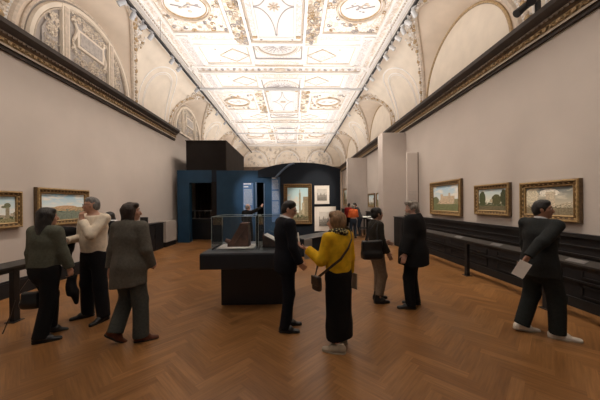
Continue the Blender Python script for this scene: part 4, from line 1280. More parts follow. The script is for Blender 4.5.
    def body_shape(s):
        k, f, b = s.k, s.female, s.bulk; B = Shape(); s.B = B; Y = s.Ys
        fl = (Y, .66)
        B.cone(s.hipc+v3(0, -.0, -.03), s.waist, .160*k*b, .130*k*b, .05, flat=((0, 1, 0), .68))
        B.cone(s.waist, s.chest, .130*k*b, .150*k*b, .05, flat=(Y, .70))
        B.cone(s.chest, s.chest+(s.neck-s.chest)*.5, .150*k*b, .125*k*b, .05, flat=fl)
        B.cone(s.shL*.9+s.shR*.1, s.shR*.9+s.shL*.1, .056*k, .056*k, .05)
        B.cone(s.neck+v3(0, -.005, -.06), s.neck+v3(0, .012, .07)+(s.headc-s.neck)*.25, .060*k, .050*k*(.92 if f else 1.05), .03)
        for sh, el, wr in ((s.shL, s.elL, s.wrL), (s.shR, s.elR, s.wrR)):
            B.cone(sh, el, .047*k, .036*k, .03); B.cone(el, wr, .036*k, .025*k, .015)
        for hp, kn, an, ff in ((s.hipL, s.kneL, s.ankL, s.po.get('fl', (-.11, 0, 0, 8, 0))), (s.hipR, s.kneR, s.ankR, s.po.get('fr', (.11, 0, 0, -8, 0)))):
            B.cone(hp, kn, .082*k, .052*k, .03); B.cone(kn, kn+(an-kn)*.35, .052*k, .052*k, .02); B.cone(kn+(an-kn)*.35, an, .052*k, .034*k, .02)
            R = s.foot_frame(ff, an); B.cone(an+R@v3(0, -.03, -.048), an+R@v3(0, .12*k, -.062), .026, .015, .02)
        s.hand(B, s.elL, s.wrL, -1, s.po.get('handL', {})); s.hand(B, s.elR, s.wrR, 1, s.po.get('handR', {}))
        # head
        c, R, h = s.headc, s.Rh, s.hk
        P = lambda x, y, z: c+R@(v3(x, y, z)*h)
        B.ell(P(0, -.012, .018), v3(.074, .092, .098)*h, R, .02)
        B.ell(P(0, .022, -.035), v3(.058, .062, .080)*h, R, .03)          # face and jaw
        B.ell(P(0, .062, -.092), v3(.024, .018, .018)*h, R, .025)          # chin
        B.cone(P(0, .082, .008), P(0, .103, -.030), .009*h, .0135*h, .012)  # nose
        B.ell(P(0, .094, -.036), v3(.017, .010, .009)*h, R, .008)
        B.ell(P(-.030, .092, .008), v3(.016, .010, .010)*h, R, .012, 'd'); B.ell(P(.030, .092, .008), v3(.016, .010, .010)*h, R, .012, 'd')
        B.cone(P(-.045, .068, .026), P(.045, .068, .026), .012*h, .012*h, .015)  # brow
        for q in (-1, 1):
            B.ell(P(q*.042, .055, -.022), v3(.018, .018, .018)*h, R, .02)    # cheekbones
            B.ell(P(q*.076, -.008, -.008), v3(.010, .019, .031)*h, R@rotm('Z', q*.35), .008)  # ears
        B.ell(P(0, .082, -.062), v3(.022, .010, .009)*h, R, .010)           # lips
        s.P = P
    def face(s):
        h = s.hk; T = Matrix(s.Rh.tolist()).to_4x4()
        for q in (-1, 1):
            c = s.P(q*.030, .076, .008)
            m = MB(); m.ball(c, .0118*h, 10, sc=(1.05, 1, .62)); e = m.build('eye', 'eye_white', s.obj, smooth=True)
            c2 = c+s.Rh@v3(0, .0072, 0)*h
            m = MB(); m.ball(c2, .0058*h, 8); m.build('iris', 'iris', e, smooth=True)
            m = MB(); pts = [s.P(q*(.014+.034*t), .083-.010*t*t, .031+.006*math.sin(PI*t)) for t in (0, .25, .5, .75, 1)]
            m.tube(pts, .0035*h, 5); m.build('eyebrow', s.po.get('brow', 'hair_dark'), s.obj)
        m = MB(); m.tube([s.P(x, .0915-8*x*x, -.060+(.001 if abs(x) < .01 else 0)) for x in (-.021, -.012, 0, .012, .021)], [.002, .0045*h, .005*h, .0045*h, .002], 6)
        m.build('lips', 'lip', s.obj, smooth=True)
    # ---- clothes
    def top(s, name, mat, hem, infl=.02, cuff=.93, flare=0.0, collar=.035, opening=None, fold=.003, ffreq=17, arms=True, hemtilt=None, belly=0.0, res=None, neckcut=True, drop=0.0):
        k, b = s.k, s.bulk; Y = s.Ys; T = Shape(); fl = (Y, .70); g = infl
        T.cone(s.waist, s.chest, .134*k*b+g, .152*k*b+g, .05, flat=(Y, .72))
        T.cone(s.chest, s.chest+(s.neck-s.chest)*.5, .152*k*b+g, .127*k*b+g, .05, flat=(Y, .68))
        T.cone(s.hipc+v3(0, 0, -.0), s.waist, .162*k*b+g+flare*.5, .136*k*b+g, .05, flat=((0, 1, 0), .72))
        if hem < s.hipc[2]:
            T.cone(s.hipc, v3(s.hipc[0], s.hipc[1], hem-.1), .162*k*b+g+flare*.5, .162*k*b+g+flare, .04, flat=((0, 1, 0), .72))
        if belly: T.ell(s.waist+v3(0, .06, .03), (.14*k, belly, .16*k), None, .06)
        T.cone(s.shL*.93+s.shR*.07, s.shR*.93+s.shL*.07, .056*k+g*.8, .056*k+g*.8, .05)
        if collar: T.cone(s.neck+v3(0, -.012, -.05), s.neck+v3(0, -.006, collar), .070*k+g*.3, .062*k+g*.2, .02)
        T.cut((0, 0, hem), hemtilt or (0, 0, -1))
        if collar: T.cut(s.neck+v3(0, 0, collar), (0, .35, 1))
        else: T.cut(s.neck+v3(0, 0, .02), (0, .5, 1))
        if opening:                  # front V or full-length opening, seen from the front
            w, z0 = opening
            T.cone(s.neck+v3(0, .16, .02), v3(s.hipc[0], s.hipc[1]+.26, z0), w, .012, .01, 'd', )
        shapes = [T]
        if arms:
            for sh, el, wr in ((s.shL, s.elL, s.wrL), (s.shR, s.elR, s.wrR)):
                A = Shape(); w2 = el+(wr-el)*cuff
                A.cone(sh, el, .050*k+g, .040*k+g*.9, .03); A.cone(el, w2+(wr-el)*.15, .042*k+g*.9, .032*k+g*.75, .025)
                A.cut(w2, wr-el) if cuff > .3 else None
                shapes.append(A)
        return sdf_mesh(name, shapes, res or s.res*1.15, mat, s.obj, fold, ffreq, seed=s.pos[0]*3, kk=.03, keep_big=True)
    def trousers(s, mat, top=None, infl=.014, hem=.07, wide=.0, fold=.003, name='trousers'):
        k, b = s.k, s.bulk; T = Shape(); zt = (top or 1.02*k)
        T.cone(s.hipc+v3(0, 0, -.06), s.waist, .158*k*b+infl, .134*k*b+infl, .05, flat=((0, 1, 0), .70)); T.cut((0, 0, zt), (0, 0, 1))
        shapes = [T]
        for hp, kn, an in ((s.hipL, s.kneL, s.ankL), (s.hipR, s.kneR, s.ankR)):
            L = Shape(); L.cone(hp, kn, .088*k+infl, .060*k+infl+wide*.5, .03); L.cone(kn, an+(an-kn)*.1, .060*k+infl+wide*.5, .046*k+infl+wide, .03)
            hh = an+nrm(an-kn)*(.085*k-hem) ; L.cut(hh, an-kn); L.cut((0, 0, zt), (0, 0, 1)); shapes.append(L)
        return sdf_mesh(name, shapes, s.res*1.15, mat, s.obj, fold, 15, seed=s.pos[1], kk=.03)
    def long_skirt(s, mat, hemz, r0, r1, split=False, name='skirt', flat=.72):
        k = s.k; T = Shape()
        T.cone(s.hipc, s.waist, .165*k*s.bulk+.01, .137*k*s.bulk+.01, .05, flat=((0, 1, 0), .74))
        cx = (s.ankL+s.ankR)/2
        T.cone(s.hipc, v3(cx[0], cx[1], hemz-.1), r0, r1, .05, flat=((0, 1, 0), flat)); T.cut((0, 0, hemz), (0, .08, -1)); T.cut((0, 0, 1.04*k), (0, 0, 1))
        return sdf_mesh(name, T, s.res*1.15, mat, s.obj, .006, 22, seed=1)
    def shoes(s, mat, sole=None, high=0.0, bulky=0.0, name='shoe', L=1.0):
        for key, an, kn in (('fl', s.ankL, s.kneL), ('fr', s.ankR, s.kneR)):
            ff = s.po.get(key, (-.11 if key == 'fl' else .11, 0, 0, 8 if key == 'fl' else -8, 0)); R = s.foot_frame(ff, an); k = s.k*L
            S = Shape(); base = an+R@v3(0, 0, -.085)
            Q = lambda x, y, z: base+R@v3(x*k, y*k, z)
            S.cone(Q(0, -.045, .034), Q(0, .06, .034), .036+bulky, .040+bulky, .03)
            S.cone(Q(0, .06, .030), Q(0, .165, .020), .042+bulky, .034+bulky, .03, flat=(R[:, 2], .62))
            S.cone(Q(0, -.04, .05), Q(0, -.02, .085+high), .036+bulky, .038+bulky*.5, .03)
            S.cone(Q(0, 0, .06), Q(0, .07, .045), .034, .036, .03)
            S.cut(Q(0, 0, .012), -R[:, 2]); S.cut(Q(0, 0, .100+high), R[:, 2])
            o = sdf_mesh(name, S, min(s.res, .006), mat, s.obj, kk=.01)
            S2 = Shape(); S2.cone(Q(0, -.045, .01), Q(0, .06, .01), .040+bulky, .044+bulky, .02, flat=None); S2.cone(Q(0, .06, .01), Q(0, .165, .01), .046+bulky, .034+bulky, .02)
            S2.cut(Q(0, 0, .016), R[:, 2]); S2.cut(Q(0, 0, -.008), -R[:, 2])
            sdf_mesh('sole', S2, .006, sole or 'black_rubber', o, kk=.01)
    def hair(s, mat, style='short', fold=.0025, vol=.0):
        P, R, h = s.P, s.Rh, s.hk; H = Shape()
        H.ell(P(0, -.016, .024), v3(.079+vol, .097+vol, .101+vol)*h, R, .02)
        if style == 'short':
            H.ell(P(0, -.062, -.03), v3(.062+vol, .045+vol, .060)*h, R, .03)
            H.ell(P(.01, .02, .082), v3(.058, .052, .040)*h, R, .03)
            H.ell(P(0, .100, -.030), v3(.076, .074, .106)*h, R, .01, 'd'); H.box(P(0, .105, -.06), v3(.12, .068, .085)*h, R, .03, .02, 'd')
            H.cut(P(0, 0, -.080), -R[:, 2])
            for q in (-1, 1): H.ell(P(q*.085, .0, -.020), v3(.022, .022, .034)*h, R, .005, 'd')
        elif style == 'balding':
            H.p = []
            H.ell(P(0, -.045, .0), v3(.084, .072, .085)*h, R, .02); H.ell(P(0, .03, .12), v3(.075, .105, .075)*h, R, .012, 'd')
            H.ell(P(0, .09, -.03), v3(.08, .085, .12)*h, R, .012, 'd'); H.cut(P(0, 0, -.075), -R[:, 2])
        elif style == 'bob':
            for q in (-1, 1): H.cone(P(q*.055, -.02, .02), P(q*.062, .0, -.125), .045*h, .034*h, .04)
            H.cone(P(0, -.06, .02), P(0, -.065, -.13), .07*h, .055*h, .04)
            H.cone(P(-.05, .055, .085), P(.05, .055, .085), .026*h, .026*h, .03)
            H.ell(P(0, .095, -.03), v3(.056, .072, .11)*h, R, .015, 'd'); H.cut(P(0, 0, -.17), -R[:, 2]-.0)
        elif style == 'long':
            for q in (-1, 1): H.cone(P(q*.052, -.025, .02), P(q*.075, -.05, -.25), .054*h, .060*h, .05)
            H.cone(P(0, -.06, .02), P(0, -.095, -.31), .080*h, .100*h, .05, flat=(R[:, 1], .7))
            H.cone(P(-.05, .05, .085), P(.05, .05, .085), .026*h, .026*h, .03)
            H.ell(P(0, .105, -.03), v3(.056, .080, .11)*h, R, .015, 'd')
        elif style == 'fluffy':
            H.ell(P(0, -.028, .030), v3(.094, .106, .104)*h, R, .03); H.ell(P(0, -.062, -.045), v3(.082, .062, .070)*h, R, .04)
            for q in (-1, 1): H.ell(P(q*.070, .005, -.02), v3(.028, .045, .072)*h, R, .03)
            H.cone(P(-.05, .05, .092), P(.05, .05, .092), .035*h, .035*h, .03)
            H.ell(P(0, .115, -.03), v3(.058, .07, .095)*h, R, .015, 'd'); fold = .005
        elif style == 'wavy':
            H.ell(P(0, -.03, .04), v3(.096, .104, .098)*h, R, .03); H.ell(P(0, -.08, -.03), v3(.078, .055, .075)*h, R, .04)
            H.cone(P(-.05, .06, .09), P(.05, .06, .09), .034*h, .034*h, .03)
            H.ell(P(0, .10, -.04), v3(.068, .075, .105)*h, R, .012, 'd'); H.cut(P(0, 0, -.11), -R[:, 2]); fold = .006
        elif style == 'bun':
            H.ell(P(0, -.085, .06), v3(.05, .045, .045)*h, R, .02); H.ell(P(0, .09, -.04), v3(.065, .08, .10)*h, R, .012, 'd')
            H.ell(P(0, -.07, -.03), v3(.06, .045, .06)*h, R, .03)
        return sdf_mesh('hair', H, min(s.res, .0065), mat, s.obj, fold, 60 if style != 'fluffy' else 45, seed=2, keep_big=True)
    def tagit(s, label, group=None): tag(s.obj, label, 'person', group); return s

for n_, c_, r_ in (('hair_dark', (.012, .009, .008), .5), ('hair_brown', (.030, .016, .010), .5), ('hair_grey', (.19, .18, .17), .6), ('hair_silver', (.32, .29, .25), .6), ('hair_blond', (.25, .145, .07), .6)):
    M[n_] = plain(n_, c_, r_, .45, 60, bump=.8, bscale=130, stretch=(1, 1, .18))
def cloth(n, c, rough=.85, var=.15, scale=40): M[n] = plain(n, c, rough, var, scale, bump=.25, bscale=300, spec=.2)
cloth('sage_knit', (.10, .105, .080)); cloth('black_cloth', (.008, .008, .009)); cloth('dark_skirt', (.012, .011, .014))
cloth('white_knit', (.80, .70, .56), scale=15); cloth('black_trousers', (.010, .010, .012)); cloth('grey_cardigan', (.115, .107, .090)); cloth('grey_trousers', (.062, .066, .060))
cloth('navy_suit', (.008, .009, .014)); cloth('shirt_white', (.62, .62, .64)); cloth('mustard_knit', (.70, .41, .014), scale=15)
cloth('black_skirt', (.007, .0065, .007)); cloth('olive_jacket', (.032, .028, .022)); cloth('khaki', (.20, .145, .10)); cloth('black_coat', (.009, .009, .010))
cloth('charcoal', (.020, .022, .022)); cloth('charcoal_trousers', (.017, .020, .019)); cloth('orange_jacket', (.80, .17, .05)); cloth('red_cloth', (.30, .02, .02)); cloth('denim', (.03, .045, .07))
cloth('grey_cloth', (.07, .07, .075)); cloth('brown_leather', (.11, .035, .018), .5)
M['black_leather'] = plain('black_leather', (.012, .011, .011), .35, .2, 10, spec=.5)
M['black_rubber'] = plain('black_rubber', (.010, .010, .010), .7, .1)
M['beige_suede'] = plain('beige_suede', (.36, .29, .21), .7, .1, 20); M['cream_sole'] = plain('cream_sole', (.42, .36, .28), .6, .05)
M['white_shoe'] = plain('white_shoe', (.70, .64, .56), .5, .05, 20); M['phone'] = plain('phone', (.03, .018, .014), .25, .1); M['bag_leather'] = plain('bag_leather', (.035, .020, .012), .45, .3, 10)
def leopard():
    m, nt, b = nmat('leopard_scarf'); tc = nt.nodes.new('ShaderNodeTexCoord'); v = nt.nodes.new('ShaderNodeTexVoronoi'); v.inputs['Scale'].default_value = 42
    lk(nt, tc.outputs['Object'], v.inputs['Vector']); r = ramp(nt, v.outputs['Distance'], [(.0, (.62, .52, .20)), (.36, (.62, .52, .20)), (.42, (.02, .015, .01)), (1, (.02, .015, .01))])
    lk(nt, r.outputs[0], b.inputs['Base Color']); b.inputs['Roughness'].default_value = .8; return m
M['leopard'] = leopard()

def glasses(p, mat='black_metal'):
    m = MB()
    for q in (-1, 1):
        m.tube([p.P(q*.030+.019*math.cos(a), .096, .006+.015*math.sin(a)) for a in [2*PI*i/12 for i in range(13)]], .0017, 5)
        m.tube([p.P(q*.049, .095, .010), p.P(q*.078, .05, .012), p.P(q*.080, -.01, .010)], .0017, 5)
    m.tube([p.P(-.011, .097, .008), p.P(.011, .097, .008)], .0017, 5)
    m.build('glasses', mat, p.obj)
def strap_mesh(name, pts, w, th, mat, parent=None):
    """flat strap along world or local points (list of (p, width_dir))"""
    m = MB(); vs = []
    P = [Vector(p) for p, _ in pts]
    for i, (p, wd) in enumerate(pts):
        d = (P[min(i+1, len(P)-1)]-P[max(i-1, 0)]).normalized(); wd = Vector(wd); wd = (wd-d*wd.dot(d)).normalized(); nn = d.cross(wd)
        for a, b in ((-1, -1), (1, -1), (1, 1), (-1, 1)): vs.append(P[i]+wd*w/2*a+nn*th/2*b)
    fs = [(4*i+k, 4*i+(k+1) % 4, 4*i+4+(k+1) % 4, 4*i+4+k) for i in range(len(P)-1) for k in range(4)]
    fs += [(3, 2, 1, 0), tuple(4*(len(P)-1)+k for k in range(4))]
    m.add(vs, fs); return m.build(name, mat, parent)

# ---------------- 1 woman in sage knit, seen from behind, far left
g = ground(45, 338)
p = Person((g.x, g.y), 82, 1.70, True, 'skin', .0075, 1.0, fl=(-.10, .13, .0, -52, 12), fr=(.06, -.10, 0, -58, 0), hl=(-.24, .04, .84), hr=(.24, .14, .80), er=(.4, -1, 0),
           lean=(0, .02), head_yaw=-34, handR=dict(dir=(0, .2, -1), curl=.9, normal=(-1, 0, 0)), shoulder_yaw=0)
p.top('sweater', 'sage_knit', .93, .030, .93, .0, .03, fold=.005, ffreq=19); p.trousers('black_cloth', infl=.022, hem=.05, wide=.012); p.shoes('black_leather', high=.04, L=1.12); p.hair('hair_dark', 'long', vol=.006)
p.tagit('woman with long dark hair and grey green knit sweater at the far left')
W1 = p
# dark shoulder bag hanging behind her
b = MB(); c = p.world(p.wrL+v3(-.01, .0, -.375)); t = tag(empty('shoulder_bag', c, p.heading-PI/2+.4), 'black soft bag hanging at the left side of the woman in the grey green sweater', 'bag')
S = Shape(); S.box((0, 0, 0), (.10, .05, .10), rad=.04, k=.02); S.box((0, 0, -.07), (.12, .06, .06), rad=.05, k=.04)
sdf_mesh('bag_body', S, .01, 'black_leather', t, .006, 20)
strap_mesh('strap', [((-.12, 0, .12), (0, 1, 0)), ((-.05, .01, .24), (0, 1, 0)), ((.0, .01, .30), (0, 1, 0)), ((.05, .01, .24), (0, 1, 0)), ((.12, 0, .12), (0, 1, 0))], .02, .006, 'black_leather', t)
strap_mesh('loose_strap', [((-.17, 0, .0), (0, 1, 0)), ((-.22, 0, -.2), (0, 1, 0)), ((-.30, 0, -.42), (0, 1, 0))], .018, .006, 'black_leather', t)
# black folded coat over her right forearm
c = p.world(p.wrR+v3(-.01, .04, -.23)); t = tag(empty('folded_coat', c, p.heading-PI/2), 'black folded coat held low by the woman in the grey green sweater', 'coat')
S = Shape(); S.box((0, 0, 0), (.03, .07, .14), rad=.03, k=.02); S.cone((0, .03, -.1), (.0, .06, -.26), .05, .02, .04); sdf_mesh('cloth', S, .01, 'black_cloth', t, .008, 20)

# ---------------- 2 man in white sweater, hand at the chin
g = ground(95, 318.5)
p = Person((g.x, g.y), 252, 1.87, False, 'skin', .0075, 1.06, fl=(-.20, .02, 0, 4, 0), fr=(.18, -.02, 0, -28, 0), hr=(.20, .27, 1.20), er=(.5, -.6, -1), hl=(-.045, .20, 1.50), el=(-.7, .1, -1),
           head_yaw=-48, head_pitch=-2, handL=dict(dir=(.25, -.05, 1), normal=(.1, -1, 0), curl=.9, thumb_dir=(1, 0, .3)), handR=dict(dir=(.1, .8, .5), normal=(-.5, -.3, .9), curl=.8, thumb_dir=(0, 0, 1)), brow='hair_grey')
p.top('sweater', 'white_knit', 1.02, .024, .95, .0, .02, fold=.006, ffreq=17, belly=.10); p.trousers('black_trousers', infl=.024, hem=.06, wide=.01); p.shoes('black_leather', L=1.05); p.hair('hair_grey', 'short', vol=-.004); glasses(p)
p.tagit('man in a white sweater touching his chin in front of the left wall paintings')
M2 = p
c = p.world(p.wrR+v3(.0, .085, .11)); t = tag(empty('mobile_phone', c, p.heading-PI/2+.3), 'dark mobile phone held by the man in the white sweater', 'phone')
m = MB(); T = Matrix.Rotation(-.5, 4, 'X'); m.box(-.038, -.005, -.075, .038, .005, .075, T=T); m.build('case', 'phone', t, bevel=.003)
m = MB(); m.box(-.034, .0052, -.07, .034, .006, .07, T=T); m.build('display', 'black_metal', t)
c = p.world((p.wrR+p.elR)/2+v3(.12, .05, -.06)); t = tag(empty('folded_jacket', c, p.heading-PI/2), 'black jacket draped over the forearm of the man in the white sweater', 'jacket')
S = Shape(); S.box((0, 0, .02), (.08, .13, .19), None, rad=.06, k=.03); S.cone((0, .08, .17), (0, -.10, .17), .09, .09, .05); S.cone((-.05, .02, -.1), (-.10, 0, -.30), .10, .05, .06); S.cone((.03, -.05, -.1), (.06, -.08, -.25), .07, .04, .05)
sdf_mesh('cloth', S, .012, 'black_cloth', t, .012, 16)

# ---------------- 3 woman in long grey cardigan
g = ground(129, 341)
p = Person((g.x, g.y), 82, 1.77, True, 'skin', .0075, 1.02, fl=(-.17, -.10, 0, -55, 36), fr=(.15, .02, 0, -62, 0), hip=(0, .0), hl=(-.27, .02, .86), hr=(.24, .11, .92), er=(.5, -1, 0), head_yaw=-56,
           handR=dict(dir=(.0, .9, .2), curl=.9, normal=(-1, 0, 0)), lean=(0, .03), brow='hair_brown')
p.top('cardigan', 'grey_cardigan', .70, .030, .93, .035, .03, fold=.006, ffreq=19, hemtilt=(.12, 0, -1)); p.trousers('grey_trousers', infl=.016, hem=.06, wide=.03); p.shoes('brown_leather', sole='black_rubber'); p.hair('hair_brown', 'bob')
p.tagit('woman with a brown bob in a long grey cardigan walking away past the left wall')
# ---------------- 4 man in navy suit
g = ground(286, 328.5)
p = Person((g.x, g.y), 18, 1.785, False, 'skin', .007, 1.10, fl=(-.085, .05, 0, -14, 0), fr=(.085, -.04, 0, -26, 0), hl=(-.22, .18, .93), hr=(.25, .13, .92), head_yaw=-26, head_pitch=-16,
           handR=dict(dir=(-.2, .7, -.6), curl=.8, normal=(-1, 0, 0)), shoulder_yaw=6)
p.top('jacket', 'navy_suit', .80, .020, .94, .012, .03, opening=(.055, 1.10), fold=.003); p.trousers('navy_suit', infl=.014, hem=.05, wide=.008); p.shoes('black_leather'); p.hair('hair_dark', 'short'); glasses(p)
p.top('shirt', 'shirt_white', 1.0, .009, 1.0, 0, .055, arms=False, fold=0)
m = MB(); m.prism([(-.016, 0), (.016, 0), (.035, -.42), (0, -.46), (-.035, -.42)] , -.004, .004); tt = m.build('tie', 'navy_suit', p.obj); tt.location = p.neck+v3(0, .118, -.06); tt.rotation_euler.x = -.10
p.tagit('dark haired man with glasses in a dark navy suit beside the display table')
c = p.world((.235, .22, .98)); t = tag(empty('folder', c, p.heading-PI/2), 'thin grey blue folder held by the man in the navy suit', 'folder')
m = MB(); m.box(-.006, -.03, .0, .006, .08, .26); m.build('cover', 'lamp_grey', t, bevel=.003)
# ---------------- 5 woman in mustard sweater
g = ground(339, 347)
p = Person((g.x, g.y), 122, 1.615, True, 'skin_pale', .007, 1.0, fl=(-.08, -.08, 0, 42, 0), fr=(.10, .08, 0, 20, 0), hl=(-.30, .22, 1.17), el=(-.1, -.3, -1), hr=(.25, .06, .80), head_yaw=42,
           handL=dict(dir=(-.75, .6, .35), curl=.75, normal=(.5, -.3, .9), thumb_dir=(0, -.3, 1)), brow='hair_blond')
p.top('sweater', 'mustard_knit', .865, .030, .93, .0, .02, fold=.006, ffreq=20); p.long_skirt('black_skirt', .13, .17, .185); p.shoes('beige_suede', sole='cream_sole', bulky=.008, high=.01); p.hair('hair_blond', 'fluffy'); glasses(p)
sc = Shape()
for i in range(10):
    a = 2*PI*i/10; a2 = 2*PI*(i+1)/10
    sc.cone(p.neck+v3(.082*math.cos(a), .078*math.sin(a)-.006, .026+.01*math.sin(2*a)), p.neck+v3(.082*math.cos(a2), .078*math.sin(a2)-.006, .026+.01*math.sin(2*a2)), .036, .036, .02)
sc.cone(p.neck+v3(-.03, .11, 0), p.neck+v3(-.05, .15, -.30), .035, .03, .03, flat=((0, 1, 0), .5)); sc.cone(p.neck+v3(.03, .11, 0), p.neck+v3(.02, .15, -.22), .03, .03, .03, flat=((0, 1, 0), .5))
sdf_mesh('scarf', sc, .0075, 'leopard', p.obj, .004, 40)
p.tagit('blond woman in a mustard yellow sweater gesturing with her left hand')
W5 = p
# crossbody bag
t = tag(empty('crossbody_bag', p.world((-.285, .05, .80)), p.heading-PI/2), 'small brown crossbody bag on the hip of the woman in yellow', 'bag')
S = Shape(); S.box((0, 0, 0), (.030, .07, .085), rad=.025, k=.02); sdf_mesh('bag_body', S, .008, 'bag_leather', t, .002, 20)
S = Shape(); S.box((-.026, 0, .03), (.012, .068, .055), rad=.01, k=.01); sdf_mesh('flap', S, .007, 'bag_leather', t)
def tl(x, y, z): return (x+.285, y-.05, z-.80)
strap_mesh('strap', [(tl(-.275, .03, .87), (0, 0, 1)), (tl(-.225, -.09, .98), (0, 0, 1)), (tl(-.11, -.168, 1.09), (0, 0, 1)), (tl(.0, -.172, 1.20), (0, 0, 1)), (tl(.08, -.150, 1.30), (0, 0, 1)), (tl(.125, -.085, 1.385), (0, 0, 1)), (tl(.14, 0, 1.425), (0, 1, 0)), (tl(.12, .09, 1.36), (0, 0, 1)), (tl(.0, .165, 1.20), (0, 0, 1)), (tl(-.17, .17, 1.0), (0, 0, 1)), (tl(-.275, .09, .87), (0, 0, 1))], .028, .006, 'bag_leather', t)
t = tag(empty('leaflet', p.world(p.wrL+v3(-.07, .07, .11)), p.heading-PI/2), 'small white leaflet pinched in the raised hand of the woman in yellow', 'leaflet')
m = MB(); T = Matrix.Rotation(-.2, 4, 'X'); m.box(-.002, -.012, -.03, .002, .012, .085, T=T); m.build('sheet', 'paper', t)
t = tag(empty('envelope', p.world((.30, .06, .74)), p.heading-PI/2), 'beige folder hanging from the right hand of the woman in yellow', 'folder')
m = MB(); m.box(-.006, -.07, -.11, .006, .10, .09); m.build('cover', 'beige_suede', t, bevel=.002)
# ---------------- 6 woman with the black tote
g = ground(376.5, 301)
p = Person((g.x, g.y), 8, 1.64, True, 'skin', .008, 1.0, fl=(-.09, .06, 0, 5, 0), fr=(.09, .0, 0, -5, 0), hl=(-.12, .24, 1.0), hr=(.20, .12, .86), head_yaw=0, shoulder_yaw=-4)
p.top('jacket', 'olive_jacket', .84, .028, .93, .012, .04, fold=.005); p.trousers('khaki', infl=.016, hem=.13, wide=.008); p.shoes('black_leather', high=.05, bulky=.006); p.hair('hair_dark', 'bun', vol=.004)
p.tagit('woman in a dark olive jacket and khaki trousers with a black tote')
t = tag(empty('tote_bag', p.world((.31, -.22, .96)), p.heading-PI/2), 'large black tote bag on the shoulder of the woman in the olive jacket', 'bag')
S = Shape(); S.box((0, 0, 0), (.055, .165, .15), rad=.03, k=.02); S.box((0, 0, -.09), (.065, .175, .06), rad=.04, k=.04); sdf_mesh('bag_body', S, .009, 'black_leather', t, .004, 18)
for q, nm in ((-.03, 'handle'), (.03, 'handle')):
    strap_mesh(nm, [((q, -.10, .12), (0, 1, 0)), ((q*.6-.03, -.04, .30), (0, 1, 0)), ((-.11, .18, .50), (0, 1, 0)), ((q*.6-.03, .10, .30), (0, 1, 0)), ((q, .10, .12), (0, 1, 0))], .02, .006, 'black_leather', t)
# ---------------- 7 man in black coat with grey hair
g = ground(414, 306.5)
p = Person((g.x, g.y), 150, 1.75, False, 'skin_pale', .008, 1.34, fl=(-.12, .04, 0, 22, 0), fr=(.12, -.01, 0, 8, 0), hl=(-.33, .10, .86), hr=(.31, .12, .86), head_yaw=32, brow='hair_silver')
p.top('coat', 'black_coat', .72, .060, .96, .070, .05, fold=.005, belly=.10); p.trousers('black_trousers', infl=.022, hem=.05, wide=.012); p.shoes('black_leather', L=1.08); p.hair('hair_silver', 'wavy')
S = Shape(); S.ell(p.P(0, .058, -.085), v3(.050, .040, .035)*p.hk, p.Rh, .02); S.ell(p.P(0, .085, -.052), v3(.030, .014, .010)*p.hk, p.Rh, .01); S.ell(p.P(0, .085, -.058), v3(.02, .03, .009), p.Rh, .005, 'd')
sdf_mesh('beard', S, .0065, 'hair_silver', p.obj, .002, 60)
p.tagit('grey haired man in a black coat facing the woman with the tote')
# ---------------- 8 man striding to the right
g = ground(540, 334.5)
p = Person((g.x, g.y), 12, 1.76, False, 'skin_tan', .0075, 1.04, fl=(-.14, -.12, 0, -18, 8), fr=(.13, .10, 0, -40, 0), hip_drop=.01, hl=(-.24, .16, .84), hr=(.09, -.40, .97), er=(.7, -1, 0), head_yaw=-62,
           lean=(0, .03), handR=dict(dir=(-.1, -.6, -.8), curl=.9, normal=(-1, 0, 0)))
p.top('jacket', 'charcoal', .76, .027, .95, .020, .03, fold=.006); p.trousers('charcoal_trousers', infl=.026, hem=.06, wide=.014); p.shoes('white_shoe', sole='cream_sole', bulky=.005, L=1.18); p.hair('hair_dark', 'short', vol=.004)
p.top('collar', 'shirt_white', 1.36, .004, 1.0, 0, .048, arms=False, fold=0)
p.tagit('dark haired man in a charcoal jacket and white shoes striding to the right')
t = tag(empty('leaflet', p.world(p.wrR+v3(.02, -.12, -.13)), p.heading-PI/2), 'white sheet held behind his back by the striding man', 'leaflet')
m = MB(); T = Matrix.Rotation(-.93, 4, 'Z') @ Matrix.Rotation(-.45, 4, 'X'); m.box(-.004, -.06, -.10, .004, .06, .10, T=T); m.build('sheet', 'paper', t)
# ---------------- 9 man reaching to the wall behind the case
g = ground(248, 247)
p = Person((-1.68, 9.9), 60, 1.72, False, 'skin_pale', .011, 1.02, hr=(.28, .50, 1.58), er=(.6, 0, -.8), hl=(-.22, .2, .95), head_yaw=-10, handR=dict(dir=(.1, .4, 1), normal=(0, 1, 0), curl=.2), brow='hair_grey')
p.top('jacket', 'black_cloth', .82, .025, .94, .01, .03); p.trousers('black_trousers', infl=.02); p.shoes('black_leather'); p.hair('hair_grey', 'balding')
p.tagit('man in black raising one arm toward the blue wall behind the glass case')
